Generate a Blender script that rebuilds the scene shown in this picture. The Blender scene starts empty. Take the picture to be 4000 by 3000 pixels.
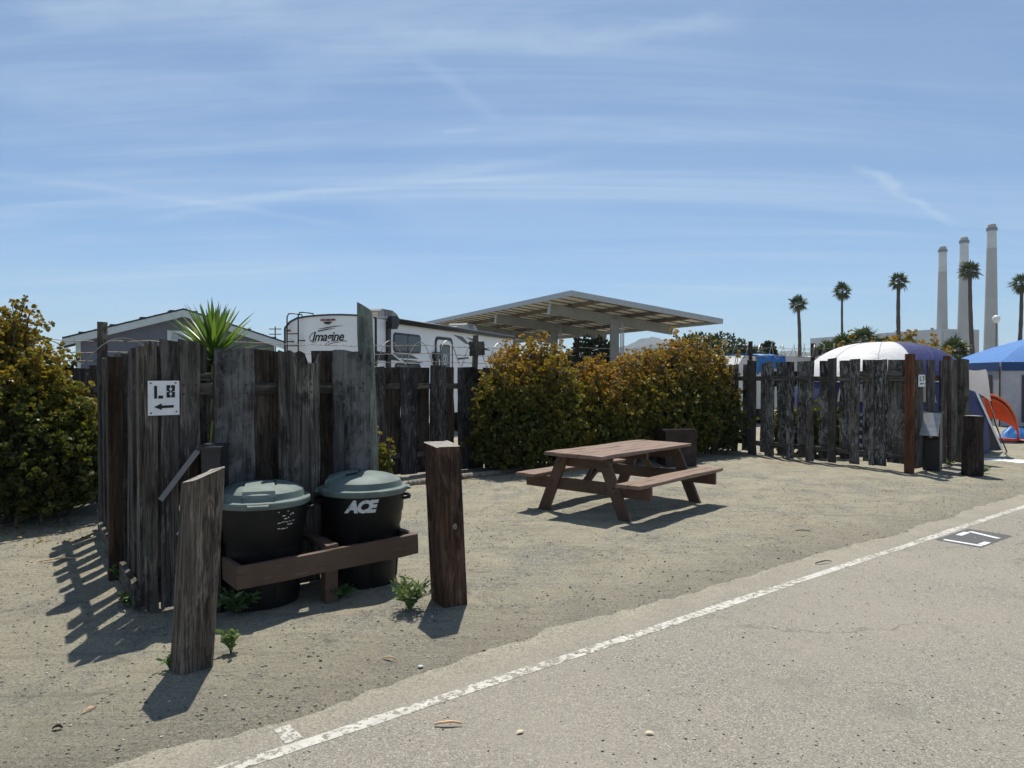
import bpy, math, random
import numpy as np
from mathutils import Vector, Matrix, Euler

# ------------------------------------------------------------------ camera, sky, sun, exposure
sc = bpy.context.scene
R = math.radians
cam_d = bpy.data.cameras.new("camera"); cam = bpy.data.objects.new("camera", cam_d)
sc.collection.objects.link(cam); sc.camera = cam
cam_d.sensor_width = 36; cam_d.lens = 24.95; cam_d.clip_start = 0.05; cam_d.clip_end = 20000
cam.location = (0, 0, 1.6); cam.rotation_euler = (R(90 - 0.73), 0, 0)

SUN = Vector((-0.02, 0.46, 1.0)).normalized()
SUN_EL = math.asin(SUN.z); SUN_AZ = math.atan2(SUN.x, SUN.y)
world = bpy.data.worlds.new("World"); sc.world = world; world.use_nodes = True
wn = world.node_tree; wn.nodes.clear()
def WN(t, **k):
    n = wn.nodes.new(t)
    for a, v in k.items(): setattr(n, a, v)
    return n
w_out = WN('ShaderNodeOutputWorld'); w_bg = WN('ShaderNodeBackground')
w_sky = WN('ShaderNodeTexSky', sky_type='NISHITA')
w_sky.sun_disc = False; w_sky.sun_elevation = SUN_EL; w_sky.sun_rotation = SUN_AZ
w_sky.altitude = 1500; w_sky.air_density = 1.0; w_sky.dust_density = 0.0; w_sky.ozone_density = 2.0
w_tc = WN('ShaderNodeTexCoord'); w_sep = WN('ShaderNodeSeparateXYZ')
wn.links.new(w_tc.outputs['Generated'], w_sep.inputs[0])
def wmath(op, a, b=None):
    n = WN('ShaderNodeMath', operation=op)
    for i, v in enumerate((a, b)):
        if v is None: continue
        if isinstance(v, (int, float)): n.inputs[i].default_value = v
        else: wn.links.new(v, n.inputs[i])
    return n.outputs[0]
# cirrus: a thin cloud layer on a plane high above (direction divided by its height)
zz = wmath('MAXIMUM', w_sep.outputs['Z'], 0.0); zz = wmath('ADD', zz, 0.12)
cx_ = wmath('DIVIDE', w_sep.outputs['X'], zz); cy_ = wmath('DIVIDE', w_sep.outputs['Y'], zz)
w_cmb = WN('ShaderNodeCombineXYZ'); wn.links.new(cx_, w_cmb.inputs[0]); wn.links.new(cy_, w_cmb.inputs[1])
def cirrus(rot, scale, nscale, detail, rough, lo, hi, amt, dist=0.6):
    m = WN('ShaderNodeMapping'); m.inputs['Rotation'].default_value = (0, 0, R(rot)); m.inputs['Scale'].default_value = scale
    wn.links.new(w_cmb.outputs[0], m.inputs[0])
    n = WN('ShaderNodeTexNoise'); n.inputs['Scale'].default_value = nscale; n.inputs['Detail'].default_value = detail
    n.inputs['Roughness'].default_value = rough; n.inputs['Distortion'].default_value = dist
    wn.links.new(m.outputs[0], n.inputs['Vector'])
    r = WN('ShaderNodeMapRange'); r.interpolation_type = 'SMOOTHSTEP'
    r.inputs['From Min'].default_value = lo; r.inputs['From Max'].default_value = hi; r.inputs['To Max'].default_value = amt
    wn.links.new(n.outputs['Fac'], r.inputs['Value'])
    return r.outputs[0]
c1 = cirrus(24, (0.30, 2.4, 1), 1.1, 8, 0.60, 0.42, 0.80, 0.34)
c2 = cirrus(40, (0.22, 3.0, 1), 1.3, 9, 0.62, 0.47, 0.84, 0.32)
c3 = cirrus(10, (0.8, 1.2, 1), 0.6, 4, 0.5, 0.10, 0.85, 0.34)
c4 = cirrus(-28, (0.25, 6.0, 1), 0.9, 5, 0.5, 0.60, 0.80, 0.22)
c3 = wmath('ADD', c3, c4)
def plane_pt(tx, tz):      # a direction (tangents right of and above straight ahead) -> point on the cloud layer
    l = math.sqrt(tx*tx + tz*tz + 1); return tx/l/(tz/l + .12), 1/l/(tz/l + .12)
w_wob = WN('ShaderNodeTexNoise'); w_wob.inputs['Scale'].default_value = 2.6; w_wob.inputs['Detail'].default_value = 6; w_wob.inputs['Roughness'].default_value = 0.6
wn.links.new(w_cmb.outputs[0], w_wob.inputs['Vector'])
def wsmooth(v, a, b, c, d):
    r = WN('ShaderNodeMapRange'); r.interpolation_type = 'SMOOTHSTEP'; wn.links.new(v, r.inputs[0])
    for i, q in enumerate((a, b, c, d)): r.inputs[i+1].default_value = q
    return r.outputs[0]
def trail(t1, t2, w, amp, wob=.12):    # an old vapour trail drifting on the cloud layer
    p1, p2 = plane_pt(*t1), plane_pt(*t2); L = math.hypot(p2[0]-p1[0], p2[1]-p1[1]); dx, dy = (p2[0]-p1[0])/L, (p2[1]-p1[1])/L
    a = wmath('ADD', wmath('MULTIPLY', wmath('SUBTRACT', cx_, p1[0]), dx), wmath('MULTIPLY', wmath('SUBTRACT', cy_, p1[1]), dy))
    n = wmath('ADD', wmath('MULTIPLY', wmath('SUBTRACT', cx_, p1[0]), -dy), wmath('MULTIPLY', wmath('SUBTRACT', cy_, p1[1]), dx))
    n = wmath('ABSOLUTE', wmath('ADD', n, wmath('MULTIPLY', wmath('SUBTRACT', w_wob.outputs['Fac'], 0.5), wob)))
    m = wmath('MULTIPLY', wsmooth(n, 0.0, w, amp, 0.0), wmath('MULTIPLY', wsmooth(a, -.12*L, .1*L, 0, 1), wsmooth(a, .9*L, 1.15*L, 1, 0)))
    return wmath('MULTIPLY', m, wsmooth(w_wob.outputs['Fac'], .25, .6, .35, 1))
for t_ in (((.485, .290), (.629, .212), .04, .26, .2), ((-.72, .282), (-.25, .212), .07, .15, .14), ((-.52, .215), (.08, .305), .07, .13, .16), ((-.33, .445), (.05, .485), .09, .16, .3),
           ((-.13, .445), (-.02, .36), .04, .10, .12), ((-.70, .385), (-.28, .40), .10, .14, .3), ((-.50, .235), (.20, .285), .04, .13, .1), ((-.66, .505), (-.33, .52), .09, .18, .3), ((.02, .46), (.30, .49), .07, .15, .25), ((-.095, .342), (-.05, .346), .025, .22, .08), ((.30, .058), (.345, .058), .14, .22, .3)):
    c3 = wmath('ADD', c3, trail(*t_))
cc = wmath('ADD', wmath('ADD', c1, c2), c3); cc = wmath('MINIMUM', cc, 0.7)
w_mix = WN('ShaderNodeMix', data_type='RGBA'); w_mix.inputs['B'].default_value = (6.0, 7.3, 8.6, 1)
wn.links.new(cc, w_mix.inputs['Factor']); w_tint = WN('ShaderNodeMix', data_type='RGBA', blend_type='MULTIPLY'); w_tint.inputs['Factor'].default_value = 1; w_tint.inputs['B'].default_value = (0.86, 0.99, 1.08, 1)
wn.links.new(w_sky.outputs[0], w_tint.inputs['A']); wn.links.new(w_tint.outputs['Result'], w_mix.inputs['A'])
wn.links.new(w_mix.outputs['Result'], w_bg.inputs['Color']); w_bg.inputs['Strength'].default_value = 0.085
wn.links.new(w_bg.outputs[0], w_out.inputs[0])

sun_d = bpy.data.lights.new("sun", 'SUN'); sun_d.energy = 4.9; sun_d.angle = R(0.53); sun_d.color = (1.0, 0.945, 0.85)
sun = bpy.data.objects.new("sun", sun_d); sc.collection.objects.link(sun)
sun.rotation_euler = SUN.to_track_quat('Z', 'Y').to_euler(); sun.location = (3, 20, 30)
sc.view_settings.view_transform = 'Standard'; sc.view_settings.look = 'None'
sc.view_settings.exposure = 0.3; sc.view_settings.gamma = 1.0; sc.view_settings.use_curve_mapping = False
world.cycles.sampling_method = 'MANUAL'; world.cycles.sample_map_resolution = 512
sc.cycles.use_denoising = True; sc.cycles.use_adaptive_sampling = True; sc.cycles.adaptive_threshold = 0.015
sc.cycles.max_bounces = 5; sc.cycles.diffuse_bounces = 3; sc.cycles.transparent_max_bounces = 6; sc.cycles.volume_bounces = 0
sc.cycles.sample_clamp_indirect = 6

# ------------------------------------------------------------------ helpers
COL = sc.collection
rnd = random.Random(7)
def tag(o, label=None, cat=None, group=None, kind=None):
    if label: o["label"] = label
    if cat: o["category"] = cat
    if group: o["group"] = group
    if kind: o["kind"] = kind
    return o
def root(name, label, cat, loc=(0, 0, 0), rz=0.0, group=None):
    o = bpy.data.objects.new(name, None); COL.objects.link(o)
    o.empty_display_size = 0.1; o.location = loc; o.rotation_euler = (0, 0, rz)
    return tag(o, label, cat, group)
class MB:
    def __init__(s): s.v = []; s.f = []; s.mi = []
    def add(s, vs, fs, mi=0):
        b = len(s.v); s.v.extend([tuple(p) for p in vs]); s.f.extend([tuple(b + i for i in f) for f in fs]); s.mi.extend([mi] * len(fs)); return s
    def box(s, x0, x1, y0, y1, z0, z1, mi=0):
        return s.add([(x0,y0,z0),(x1,y0,z0),(x1,y1,z0),(x0,y1,z0),(x0,y0,z1),(x1,y0,z1),(x1,y1,z1),(x0,y1,z1)],
                     [(3,2,1,0),(4,5,6,7),(0,1,5,4),(1,2,6,5),(2,3,7,6),(3,0,4,7)], mi)
    def bar(s, a, b, w, h, up=(0, 0, 1), mi=0):
        a = Vector(a); b = Vector(b); d = (b - a).normalized(); u = Vector(up)
        sd = d.cross(u)
        if sd.length < 1e-4: sd = d.cross(Vector((1, 0, 0)))
        sd.normalize(); uu = sd.cross(d).normalized()
        vs = [p + sd * sx * w / 2 + uu * sy * h / 2 for p in (a, b) for sx, sy in ((-1,-1),(1,-1),(1,1),(-1,1))]
        return s.add(vs, [(0,1,2,3),(7,6,5,4),(0,4,5,1),(1,5,6,2),(2,6,7,3),(3,7,4,0)], mi)
    def tube(s, pts, rad, n=8, cap=True, mi=0):
        pts = [Vector(p) for p in pts]
        if not hasattr(rad, '__len__'): rad = [rad] * len(pts)
        ref = None; rings = []
        for i, p in enumerate(pts):
            d = (pts[min(i+1, len(pts)-1)] - pts[max(i-1, 0)]).normalized()
            if ref is None:
                ref = Vector((0, 0, 1)) if abs(d.z) < 0.9 else Vector((1, 0, 0))
            u = d.cross(ref)
            if u.length < 1e-5: u = d.orthogonal()
            u.normalize(); v = u.cross(d); ref = v
            rings.append([p + (u * math.cos(2*math.pi*k/n) + v * math.sin(2*math.pi*k/n)) * rad[i] for k in range(n)])
        vs = [q for r in rings for q in r]; fs = []
        for i in range(len(rings) - 1):
            for k in range(n):
                fs.append((i*n+k, i*n+(k+1)%n, (i+1)*n+(k+1)%n, (i+1)*n+k))
        if cap: fs.append(tuple(range(n-1, -1, -1))); fs.append(tuple((len(rings)-1)*n + k for k in range(n)))
        return s.add(vs, fs, mi)
    def lathe(s, prof, n=32, c=(0, 0), mi=0, sx=1, sy=1, closed=True):
        vs = [(c[0] + r*sx*math.cos(2*math.pi*k/n), c[1] + r*sy*math.sin(2*math.pi*k/n), z) for r, z in prof for k in range(n)]
        fs = []
        for i in range(len(prof) - 1):
            for k in range(n): fs.append((i*n+k, i*n+(k+1)%n, (i+1)*n+(k+1)%n, (i+1)*n+k))
        if closed: fs.append(tuple(range(n-1, -1, -1))); fs.append(tuple((len(prof)-1)*n + k for k in range(n)))
        return s.add(vs, fs, mi)
    def prism(s, poly, o, ux, uy, t, mi=0):
        """2d polygon (counterclockwise) on axes ux, uy from o, extruded by t along ux x uy"""
        o = Vector(o); ux = Vector(ux); uy = Vector(uy); n_ = ux.cross(uy).normalized() * t
        k = len(poly); A = [o + ux*p[0] + uy*p[1] for p in poly]; B = [p + n_ for p in A]
        fs = [tuple(range(k-1, -1, -1)), tuple(range(k, 2*k))] + [(i, (i+1)%k, k+(i+1)%k, k+i) for i in range(k)]
        return s.add(A + B, fs, mi)
    def build(s, name, mat=None, parent=None, smooth=False, loc=None, rot=None, autosmooth=None):
        me = bpy.data.meshes.new(name); me.from_pydata(s.v, [], s.f)
        mats = mat if isinstance(mat, (list, tuple)) else [mat]
        for m in mats: me.materials.append(m)
        if len(mats) > 1: me.polygons.foreach_set('material_index', s.mi)
        if smooth: me.polygons.foreach_set('use_smooth', [True] * len(me.polygons))
        me.update()
        if autosmooth is not None:
            try: me.set_sharp_from_angle(angle=R(autosmooth))
            except Exception: pass
        o = bpy.data.objects.new(name, me); COL.objects.link(o)
        if parent: o.parent = parent
        if loc is not None: o.location = loc
        if rot is not None: o.rotation_euler = rot
        return o
def npmesh(name, V, Fq, mat, parent=None, smooth=False, attr=None):
    """numpy verts (n,3), faces (m,k) of one size; attr (n,) float point attribute 'tint'"""
    V = np.asarray(V, dtype=np.float32); Fq = np.asarray(Fq, dtype=np.int32); k = Fq.shape[1]; m = len(Fq)
    me = bpy.data.meshes.new(name); me.vertices.add(len(V)); me.vertices.foreach_set('co', V.ravel())
    me.loops.add(m * k); me.loops.foreach_set('vertex_index', Fq.ravel())
    me.polygons.add(m); me.polygons.foreach_set('loop_start', np.arange(0, m*k, k, dtype=np.int32))
    if smooth: me.polygons.foreach_set('use_smooth', np.ones(m, dtype=bool))
    me.materials.append(mat); me.update(calc_edges=True); me.validate()
    if attr is not None:
        a = me.attributes.new('tint', 'FLOAT', 'POINT'); a.data.foreach_set('value', np.asarray(attr, dtype=np.float32))
    o = bpy.data.objects.new(name, me); COL.objects.link(o)
    if parent: o.parent = parent
    return o
def text_mesh(name, body, size, mat, parent, loc, rot, shear=0.0, extrude=0.0015, offset=0.0, spacing=1.0, align='CENTER', sx=1.0):
    cu = bpy.data.curves.new(name, 'FONT'); cu.body = body; cu.size = size; cu.shear = shear; cu.extrude = extrude
    cu.offset = offset; cu.align_x = align; cu.align_y = 'CENTER'; cu.space_character = spacing; cu.resolution_u = 3
    t = bpy.data.objects.new(name + '_tmp', cu); COL.objects.link(t)
    dg = bpy.context.evaluated_depsgraph_get(); me = bpy.data.meshes.new_from_object(t.evaluated_get(dg))
    bpy.data.objects.remove(t); bpy.data.curves.remove(cu)
    me.materials.clear(); me.materials.append(mat)
    o = bpy.data.objects.new(name, me); COL.objects.link(o); o.parent = parent; o.location = loc; o.rotation_euler = rot; o.scale = (sx, 1, 1)
    return o

# ------------------------------------------------------------------ materials
class NT:
    def __init__(s, name):
        s.m = bpy.data.materials.new(name); s.m.use_nodes = True; s.t = s.m.node_tree; s.t.nodes.clear()
        s.out = s.n('ShaderNodeOutputMaterial'); s.b = s.n('ShaderNodeBsdfPrincipled'); s.l(s.b.outputs[0], s.out.inputs[0])
    def n(s, t, **k):
        x = s.t.nodes.new(t)
        for a, v in k.items(): setattr(x, a, v)
        return x
    def l(s, a, b): s.t.links.new(a, b)
    def val(s, inp, v):
        if isinstance(v, (int, float)): inp.default_value = v
        elif isinstance(v, (tuple, list)): inp.default_value = (tuple(v) + (1,))[:4] if len(inp.default_value) == 4 else v
        else: s.l(v, inp)
    def coords(s, scale=(1, 1, 1), rand=True, kind='Object'):
        tc = s.n('ShaderNodeTexCoord'); v = tc.outputs[kind]
        if rand:
            oi = s.n('ShaderNodeObjectInfo'); a = s.n('ShaderNodeVectorMath', operation='MULTIPLY_ADD')
            c = s.n('ShaderNodeCombineXYZ'); 
            for i in range(3): s.l(oi.outputs['Random'], c.inputs[i])
            s.l(c.outputs[0], a.inputs[0]); a.inputs[1].default_value = (37.3, 51.7, 23.1); s.l(v, a.inputs[2]); v = a.outputs[0]
        m = s.n('ShaderNodeMapping'); m.inputs['Scale'].default_value = scale; s.l(v, m.inputs[0]); return m.outputs[0]
    def noise(s, vec, scale, detail=4, rough=0.55, dist=0.0, out='Fac'):
        x = s.n('ShaderNodeTexNoise'); s.l(vec, x.inputs['Vector']); x.inputs['Scale'].default_value = scale
        x.inputs['Detail'].default_value = detail; x.inputs['Roughness'].default_value = rough; x.inputs['Distortion'].default_value = dist
        return x.outputs[out]
    def vor(s, vec, scale, feature='F1', out='Distance', rand=1.0):
        x = s.n('ShaderNodeTexVoronoi', feature=feature); s.l(vec, x.inputs['Vector']); x.inputs['Scale'].default_value = scale
        x.inputs['Randomness'].default_value = rand; return x.outputs[out]
    def ramp(s, fac, stops, interp='LINEAR'):
        r = s.n('ShaderNodeValToRGB'); r.color_ramp.interpolation = interp; e = r.color_ramp.elements
        while len(e) < len(stops): e.new(0.5)
        for i, (p, c) in enumerate(stops):
            e[i].position = p; e[i].color = (c, c, c, 1) if isinstance(c, (int, float)) else tuple(c) + (1,)
        s.l(fac, r.inputs[0]); return r.outputs[0]
    def mix(s, fac, a, b, mode='MIX'):
        x = s.n('ShaderNodeMix', data_type='RGBA', blend_type=mode); s.val(x.inputs['Factor'], fac); s.val(x.inputs['A'], a); s.val(x.inputs['B'], b)
        return x.outputs['Result']
    def math(s, op, a, b=0.0):
        x = s.n('ShaderNodeMath', operation=op); s.val(x.inputs[0], a); s.val(x.inputs[1], b); return x.outputs[0]
    def mr(s, v, a, b, c=0.0, d=1.0):
        x = s.n('ShaderNodeMapRange'); x.interpolation_type = 'SMOOTHSTEP'; s.l(v, x.inputs[0])
        for i, q in enumerate((a, b, c, d)): x.inputs[i+1].default_value = q
        return x.outputs[0]
    def bump(s, h, strength=0.5, dist=0.01):
        x = s.n('ShaderNodeBump'); x.inputs['Strength'].default_value = strength; x.inputs['Distance'].default_value = dist
        s.l(h, x.inputs['Height']); s.l(x.outputs[0], s.b.inputs['Normal']); return x
    def set(s, color=None, rough=0.8, metal=0.0, spec=0.3):
        if color is not None: s.val(s.b.inputs['Base Color'], color)
        s.val(s.b.inputs['Roughness'], rough); s.b.inputs['Metallic'].default_value = metal; s.b.inputs['Specular IOR Level'].default_value = spec
        return s.m

def plain(name, c, rough=0.7, metal=0.0, var=0.25, scale=6.0, spec=0.3, bump=0.0, bscale=60):
    t = NT(name); v = t.coords(); a = t.noise(v, scale, 5, 0.6)
    lo = tuple(x * (1 - var) for x in c); hi = tuple(min(1, x * (1 + var)) for x in c)
    col = t.ramp(a, [(0.3, lo), (0.7, hi)])
    if bump: t.bump(t.noise(v, bscale, 4), bump, 0.004)
    return t.set(col, rough, metal, spec)

def wood(name, dark, mid, light, paint=None, pamt=0.55, psize=1.0, knots=True, moss=None, gscale=1.0, crackw=1.0):
    """weathered timber with the grain along local z; paint = colour of peeling flakes that are left"""
    t = NT(name); v0 = t.coords((1, 1, 1))
    g = t.noise(t.coords((26*gscale, 26*gscale, 1.5*gscale)), 1.0, 8, 0.66, 0.5); fine = t.noise(t.coords((90, 90, 4)), 1.0, 6, 0.7)
    col = t.ramp(g, [(0.30, dark), (0.47, mid), (0.68, light)])
    pale = t.noise(t.coords((11, 11, 2.6)), 1.0, 8, 0.68, 0.8); col = t.mix(t.mr(pale, 0.52, 0.64, 0, 0.65), col, tuple(min(1, x*1.45) for x in light))
    blot = t.noise(t.coords((5, 5, 2.2)), 1.0, 6, 0.66, 0.4); col = t.mix(t.mr(blot, 0.50, 0.63, 0, 0.8), col, tuple(x*0.8 for x in dark))
    col = t.mix(t.mr(fine, 0.50, 0.70, 0, 0.75), col, dark)
    ck = t.noise(t.coords((42*gscale, 42*gscale, 0.9*gscale)), 1.0, 5, 0.6, 0.3); cm = t.math('MULTIPLY', t.mr(t.math('ABSOLUTE', t.math('SUBTRACT', ck, 0.5)), 0.006, 0.022, 1, 0), crackw)
    col = t.mix(t.math('MULTIPLY', cm, 0.6), col, tuple(x*0.45 for x in dark))
    oi = t.n('ShaderNodeObjectInfo'); tone = t.ramp(oi.outputs['Random'], [(0.0, (0.70, 0.70, 0.72)), (0.5, (1.0, 0.98, 0.96)), (1.0, (1.32, 1.26, 1.18))])
    col = t.mix(1.0, col, tone, 'MULTIPLY')
    h = t.math('SUBTRACT', t.math('ADD', g, t.math('MULTIPLY', fine, 0.5)), t.math('MULTIPLY', cm, 0.6))
    if knots:
        k = t.vor(t.coords((5, 5, 1.4)), 1.0, 'F1'); kk = t.mr(k, 0.05, 0.13, 1, 0); col = t.mix(t.math('MULTIPLY', kk, 0.85), col, tuple(x*0.35 for x in dark))
    if moss: col = t.mix(t.mr(t.noise(v0, 4.0, 7, 0.7), 0.44, 0.62, 0, 0.8), col, moss)
    if paint:
        p = t.noise(t.coords((38/psize, 38/psize, 8/psize)), 1.0, 9, 0.7, 0.6); area = t.noise(v0, 2.2, 3)
        pm = t.mr(t.math('ADD', p, t.math('MULTIPLY', t.math('SUBTRACT', area, 0.5), 0.45)), 1 - pamt, 1 - pamt + 0.03)
        col = t.mix(t.math('MULTIPLY', pm, 0.85), col, paint); h = t.math('ADD', h, t.math('MULTIPLY', pm, 0.35))
    t.bump(h, 0.8, 0.008)
    return t.set(col, 0.88, 0, 0.2)

M = {}
M['fence'] = wood('fence_wood', (0.027, 0.0245, 0.0225), (0.080, 0.072, 0.064), (0.152, 0.140, 0.127))
M['fence_broad'] = wood('fence_wood_broad', (0.023, 0.021, 0.020), (0.080, 0.073, 0.067), (0.165, 0.154, 0.142), gscale=0.55)
M['fence_lichen'] = wood('fence_wood_lichen', (0.024, 0.023, 0.024), (0.075, 0.072, 0.072), (0.15, 0.147, 0.145), moss=(0.17, 0.168, 0.16), gscale=0.75)
M['fence_brown'] = wood('fence_wood_brown', (0.018, 0.015, 0.012), (0.055, 0.043, 0.033), (0.10, 0.083, 0.066))
M['fence_back'] = wood('fence_wood_back', (0.018, 0.017, 0.018), (0.06, 0.055, 0.052), (0.13, 0.122, 0.115), paint=(0.20, 0.195, 0.185), pamt=0.40)
M['fence_peel'] = wood('fence_wood_peeling', (0.03, 0.027, 0.024), (0.085, 0.077, 0.068), (0.14, 0.13, 0.118), paint=(0.29, 0.284, 0.262), pamt=0.475, knots=True)
M['fence_plain'] = wood('fence_wood_new', (0.04, 0.037, 0.033), (0.07, 0.065, 0.058), (0.10, 0.093, 0.083), knots=False)
M['rust_post'] = wood('red_brown_timber', (0.075, 0.030, 0.016), (0.125, 0.050, 0.027), (0.165, 0.072, 0.042), knots=False)
M['brown_post'] = wood('brown_timber', (0.040, 0.026, 0.018), (0.060, 0.040, 0.028), (0.078, 0.054, 0.040), knots=False)
M['bollard'] = wood('bollard_timber', (0.020, 0.016, 0.013), (0.082, 0.068, 0.057), (0.15, 0.132, 0.113))
M['bollard_red'] = wood('bollard_timber_red', (0.022, 0.013, 0.009), (0.085, 0.046, 0.03), (0.15, 0.098, 0.068))
M['bollard_dark'] = wood('bollard_timber_dark', (0.014, 0.011, 0.009), (0.038, 0.027, 0.022), (0.065, 0.05, 0.042))
M['endgrain'] = plain('sawn_end_grain', (0.27, 0.245, 0.215), 0.9, var=0.35, scale=40, bump=0.6, bscale=120)
M['pole'] = wood('treated_pole', (0.05, 0.05, 0.045), (0.12, 0.13, 0.115), (0.20, 0.215, 0.19), knots=False, moss=(0.20, 0.28, 0.235), gscale=0.6, crackw=.4)
M['pole_dark'] = wood('old_pole', (0.022, 0.02, 0.016), (0.075, 0.072, 0.06), (0.13, 0.128, 0.11), knots=False, gscale=0.6)

def brown_paint():
    t = NT('worn_brown_paint'); v = t.coords((9, 9, 9)); v0 = t.coords((1, 1, 1))
    a = t.noise(v0, 5, 5, 0.6); col = t.ramp(a, [(0.3, (0.082, 0.048, 0.033)), (0.7, (0.115, 0.071, 0.050))])
    w = t.noise(t.coords((3, 34, 34)), 1.0, 8, 0.68); col = t.mix(t.mr(w, 0.60, 0.70, 0, 0.55), col, (0.27, 0.21, 0.175))
    w2 = t.noise(t.coords((4, 40, 40)), 1.0, 6, 0.6); col = t.mix(t.mr(w2, 0.62, 0.72, 0, 0.7), col, (0.05, 0.03, 0.025))
    t.bump(t.math('ADD', w, w2), 0.5, 0.004); return t.set(col, 0.62, 0, 0.35)
M['brown_paint'] = brown_paint()
M['top_paint'] = (lambda: (lambda t: (lambda a, w: (t.bump(w, 0.5, 0.004), t.set(t.mix(t.mr(w, 0.56, 0.70, 0, 0.6), t.ramp(a, [(0.3, (0.175, 0.115, 0.082)), (0.7, (0.23, 0.16, 0.12))]), (0.34, 0.275, 0.215)), 0.7, 0, 0.3))[1])(t.noise(t.coords(), 5, 5, .6), t.noise(t.coords((3, 40, 40)), 1, 8, .68)))(NT('sun_worn_brown_paint')))()
M['bin'] = plain('black_plastic', (0.0075, 0.0078, 0.008), 0.5, var=0.6, scale=5, spec=0.28, bump=0.15, bscale=25)
M['lid'] = plain('grey_green_plastic', (0.125, 0.16, 0.147), 0.62, var=0.25, scale=7, spec=0.3, bump=0.3, bscale=60)
M['white_print'] = plain('white_print', (0.62, 0.64, 0.66), 0.6, var=0.15, scale=60)
M['black_metal'] = plain('black_painted_metal', (0.010, 0.010, 0.011), 0.45, 0.0, var=0.4, scale=8, spec=0.5, bump=0.1)
M['steel'] = plain('bare_sheet_steel', (0.42, 0.42, 0.43), 0.38, 0.6, var=0.2, scale=12, spec=0.5)
M['rust'] = plain('rusty_steel', (0.042, 0.026, 0.022), 0.75, 0.1, var=0.5, scale=7, spec=0.3, bump=0.4, bscale=40)
M['rust_orange'] = plain('orange_rust', (0.10, 0.05, 0.025), 0.85, 0.0, var=0.5, scale=14, bump=0.3)
M['galv'] = plain('galvanised_steel', (0.36, 0.375, 0.385), 0.5, 0.25, var=0.14, scale=9, spec=0.5)
M['wire'] = plain('rusty_wire', (0.15, 0.125, 0.105), 0.6, 0.4, var=0.3, scale=20, spec=0.5)
M['wire_bright'] = plain('galvanised_wire', (0.3, 0.28, 0.25), 0.5, 0.5, var=0.3, scale=20, spec=0.5)
def sign_white():
    t = NT('scratched_white_sign'); v = t.coords((1, 1, 1), False)
    s_ = t.noise(t.coords((30, 30, 120), False), 1.0, 8, 0.7, 1.5); d_ = t.noise(v, 12, 5)
    col = t.ramp(d_, [(0.3, (0.70, 0.71, 0.72)), (0.7, (0.80, 0.80, 0.80))]); col = t.mix(t.mr(s_, 0.60, 0.66, 0, 0.6), col, (0.36, 0.35, 0.34))
    return t.set(col, 0.6, 0, 0.3)
M['sign'] = sign_white(); M['black_paint'] = plain('black_stencil_paint', (0.018, 0.018, 0.02), 0.7, var=0.4, scale=40)
M['rv_white'] = plain('white_gelcoat', (0.80, 0.81, 0.82), 0.35, var=0.05, scale=1.5, spec=0.5)
M['rv_black'] = plain('black_trim', (0.012, 0.012, 0.014), 0.45, var=0.2, spec=0.4)
M['rv_grey'] = plain('grey_graphic', (0.09, 0.09, 0.10), 0.4, var=0.15, spec=0.4)
M['rv_roof'] = plain('cream_rv_roof', (0.62, 0.60, 0.54), 0.6, var=0.1)
M['glass_dark'] = plain('tinted_glass', (0.012, 0.014, 0.018), 0.08, var=0.2, spec=0.6)
M['glass_grey'] = plain('frosted_glass', (0.10, 0.115, 0.12), 0.3, var=0.15, spec=0.5)
M['red_lens'] = plain('red_lens', (0.22, 0.012, 0.012), 0.25, var=0.2, spec=0.5)
M['ac_grey'] = plain('grey_ac_shell', (0.16, 0.165, 0.165), 0.6, var=0.12)
M['ac_coil'] = plain('dusty_coil_fins', (0.33, 0.29, 0.21), 0.8, var=0.3, scale=16)
M['house'] = plain('slate_blue_siding', (0.125, 0.135, 0.17), 0.85, var=0.06, scale=2)
M['fascia'] = plain('white_fascia', (0.46, 0.52, 0.55), 0.7, var=0.06)
M['shingle'] = plain('dark_shingle', (0.045, 0.045, 0.05), 0.95, var=0.3, scale=20)
M['soffit'] = plain('panel_backsheet', (0.66, 0.64, 0.55), 0.75, var=0.14, scale=1.2)
M['solar'] = plain('solar_cell', (0.012, 0.018, 0.045), 0.15, var=0.2, spec=0.5)
M['purlin'] = plain('stained_purlin', (0.14, 0.115, 0.09), 0.8, var=0.5, scale=3)
M['beam'] = plain('grey_painted_beam', (0.23, 0.235, 0.225), 0.65, var=0.12, scale=2)
M['tarp'] = plain('blue_tarp', (0.02, 0.15, 0.42), 0.45, var=0.25, scale=5, spec=0.4, bump=0.5, bscale=12)
M['rv_far'] = plain('off_white_fibreglass', (0.62, 0.61, 0.58), 0.5, var=0.1)
M['orange'] = plain('orange_nylon', (0.75, 0.14, 0.035), 0.6, var=0.12, scale=5)
M['cloth_white'] = plain('white_nylon', (0.80, 0.80, 0.80), 0.6, var=0.05, scale=3, bump=0.35, bscale=7)
M['cloth_navy'] = plain('navy_nylon', (0.035, 0.045, 0.20), 0.6, var=0.15, scale=4, bump=0.35, bscale=8)
M['cloth_grey'] = plain('grey_nylon', (0.40, 0.40, 0.44), 0.7, var=0.1, scale=4, bump=0.3, bscale=9)
M['cloth_dark'] = plain('dark_mesh', (0.055, 0.055, 0.065), 0.8, var=0.15, scale=4)
M['cloth_beige'] = plain('beige_panel', (0.40, 0.36, 0.31), 0.8, var=0.1)
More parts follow.
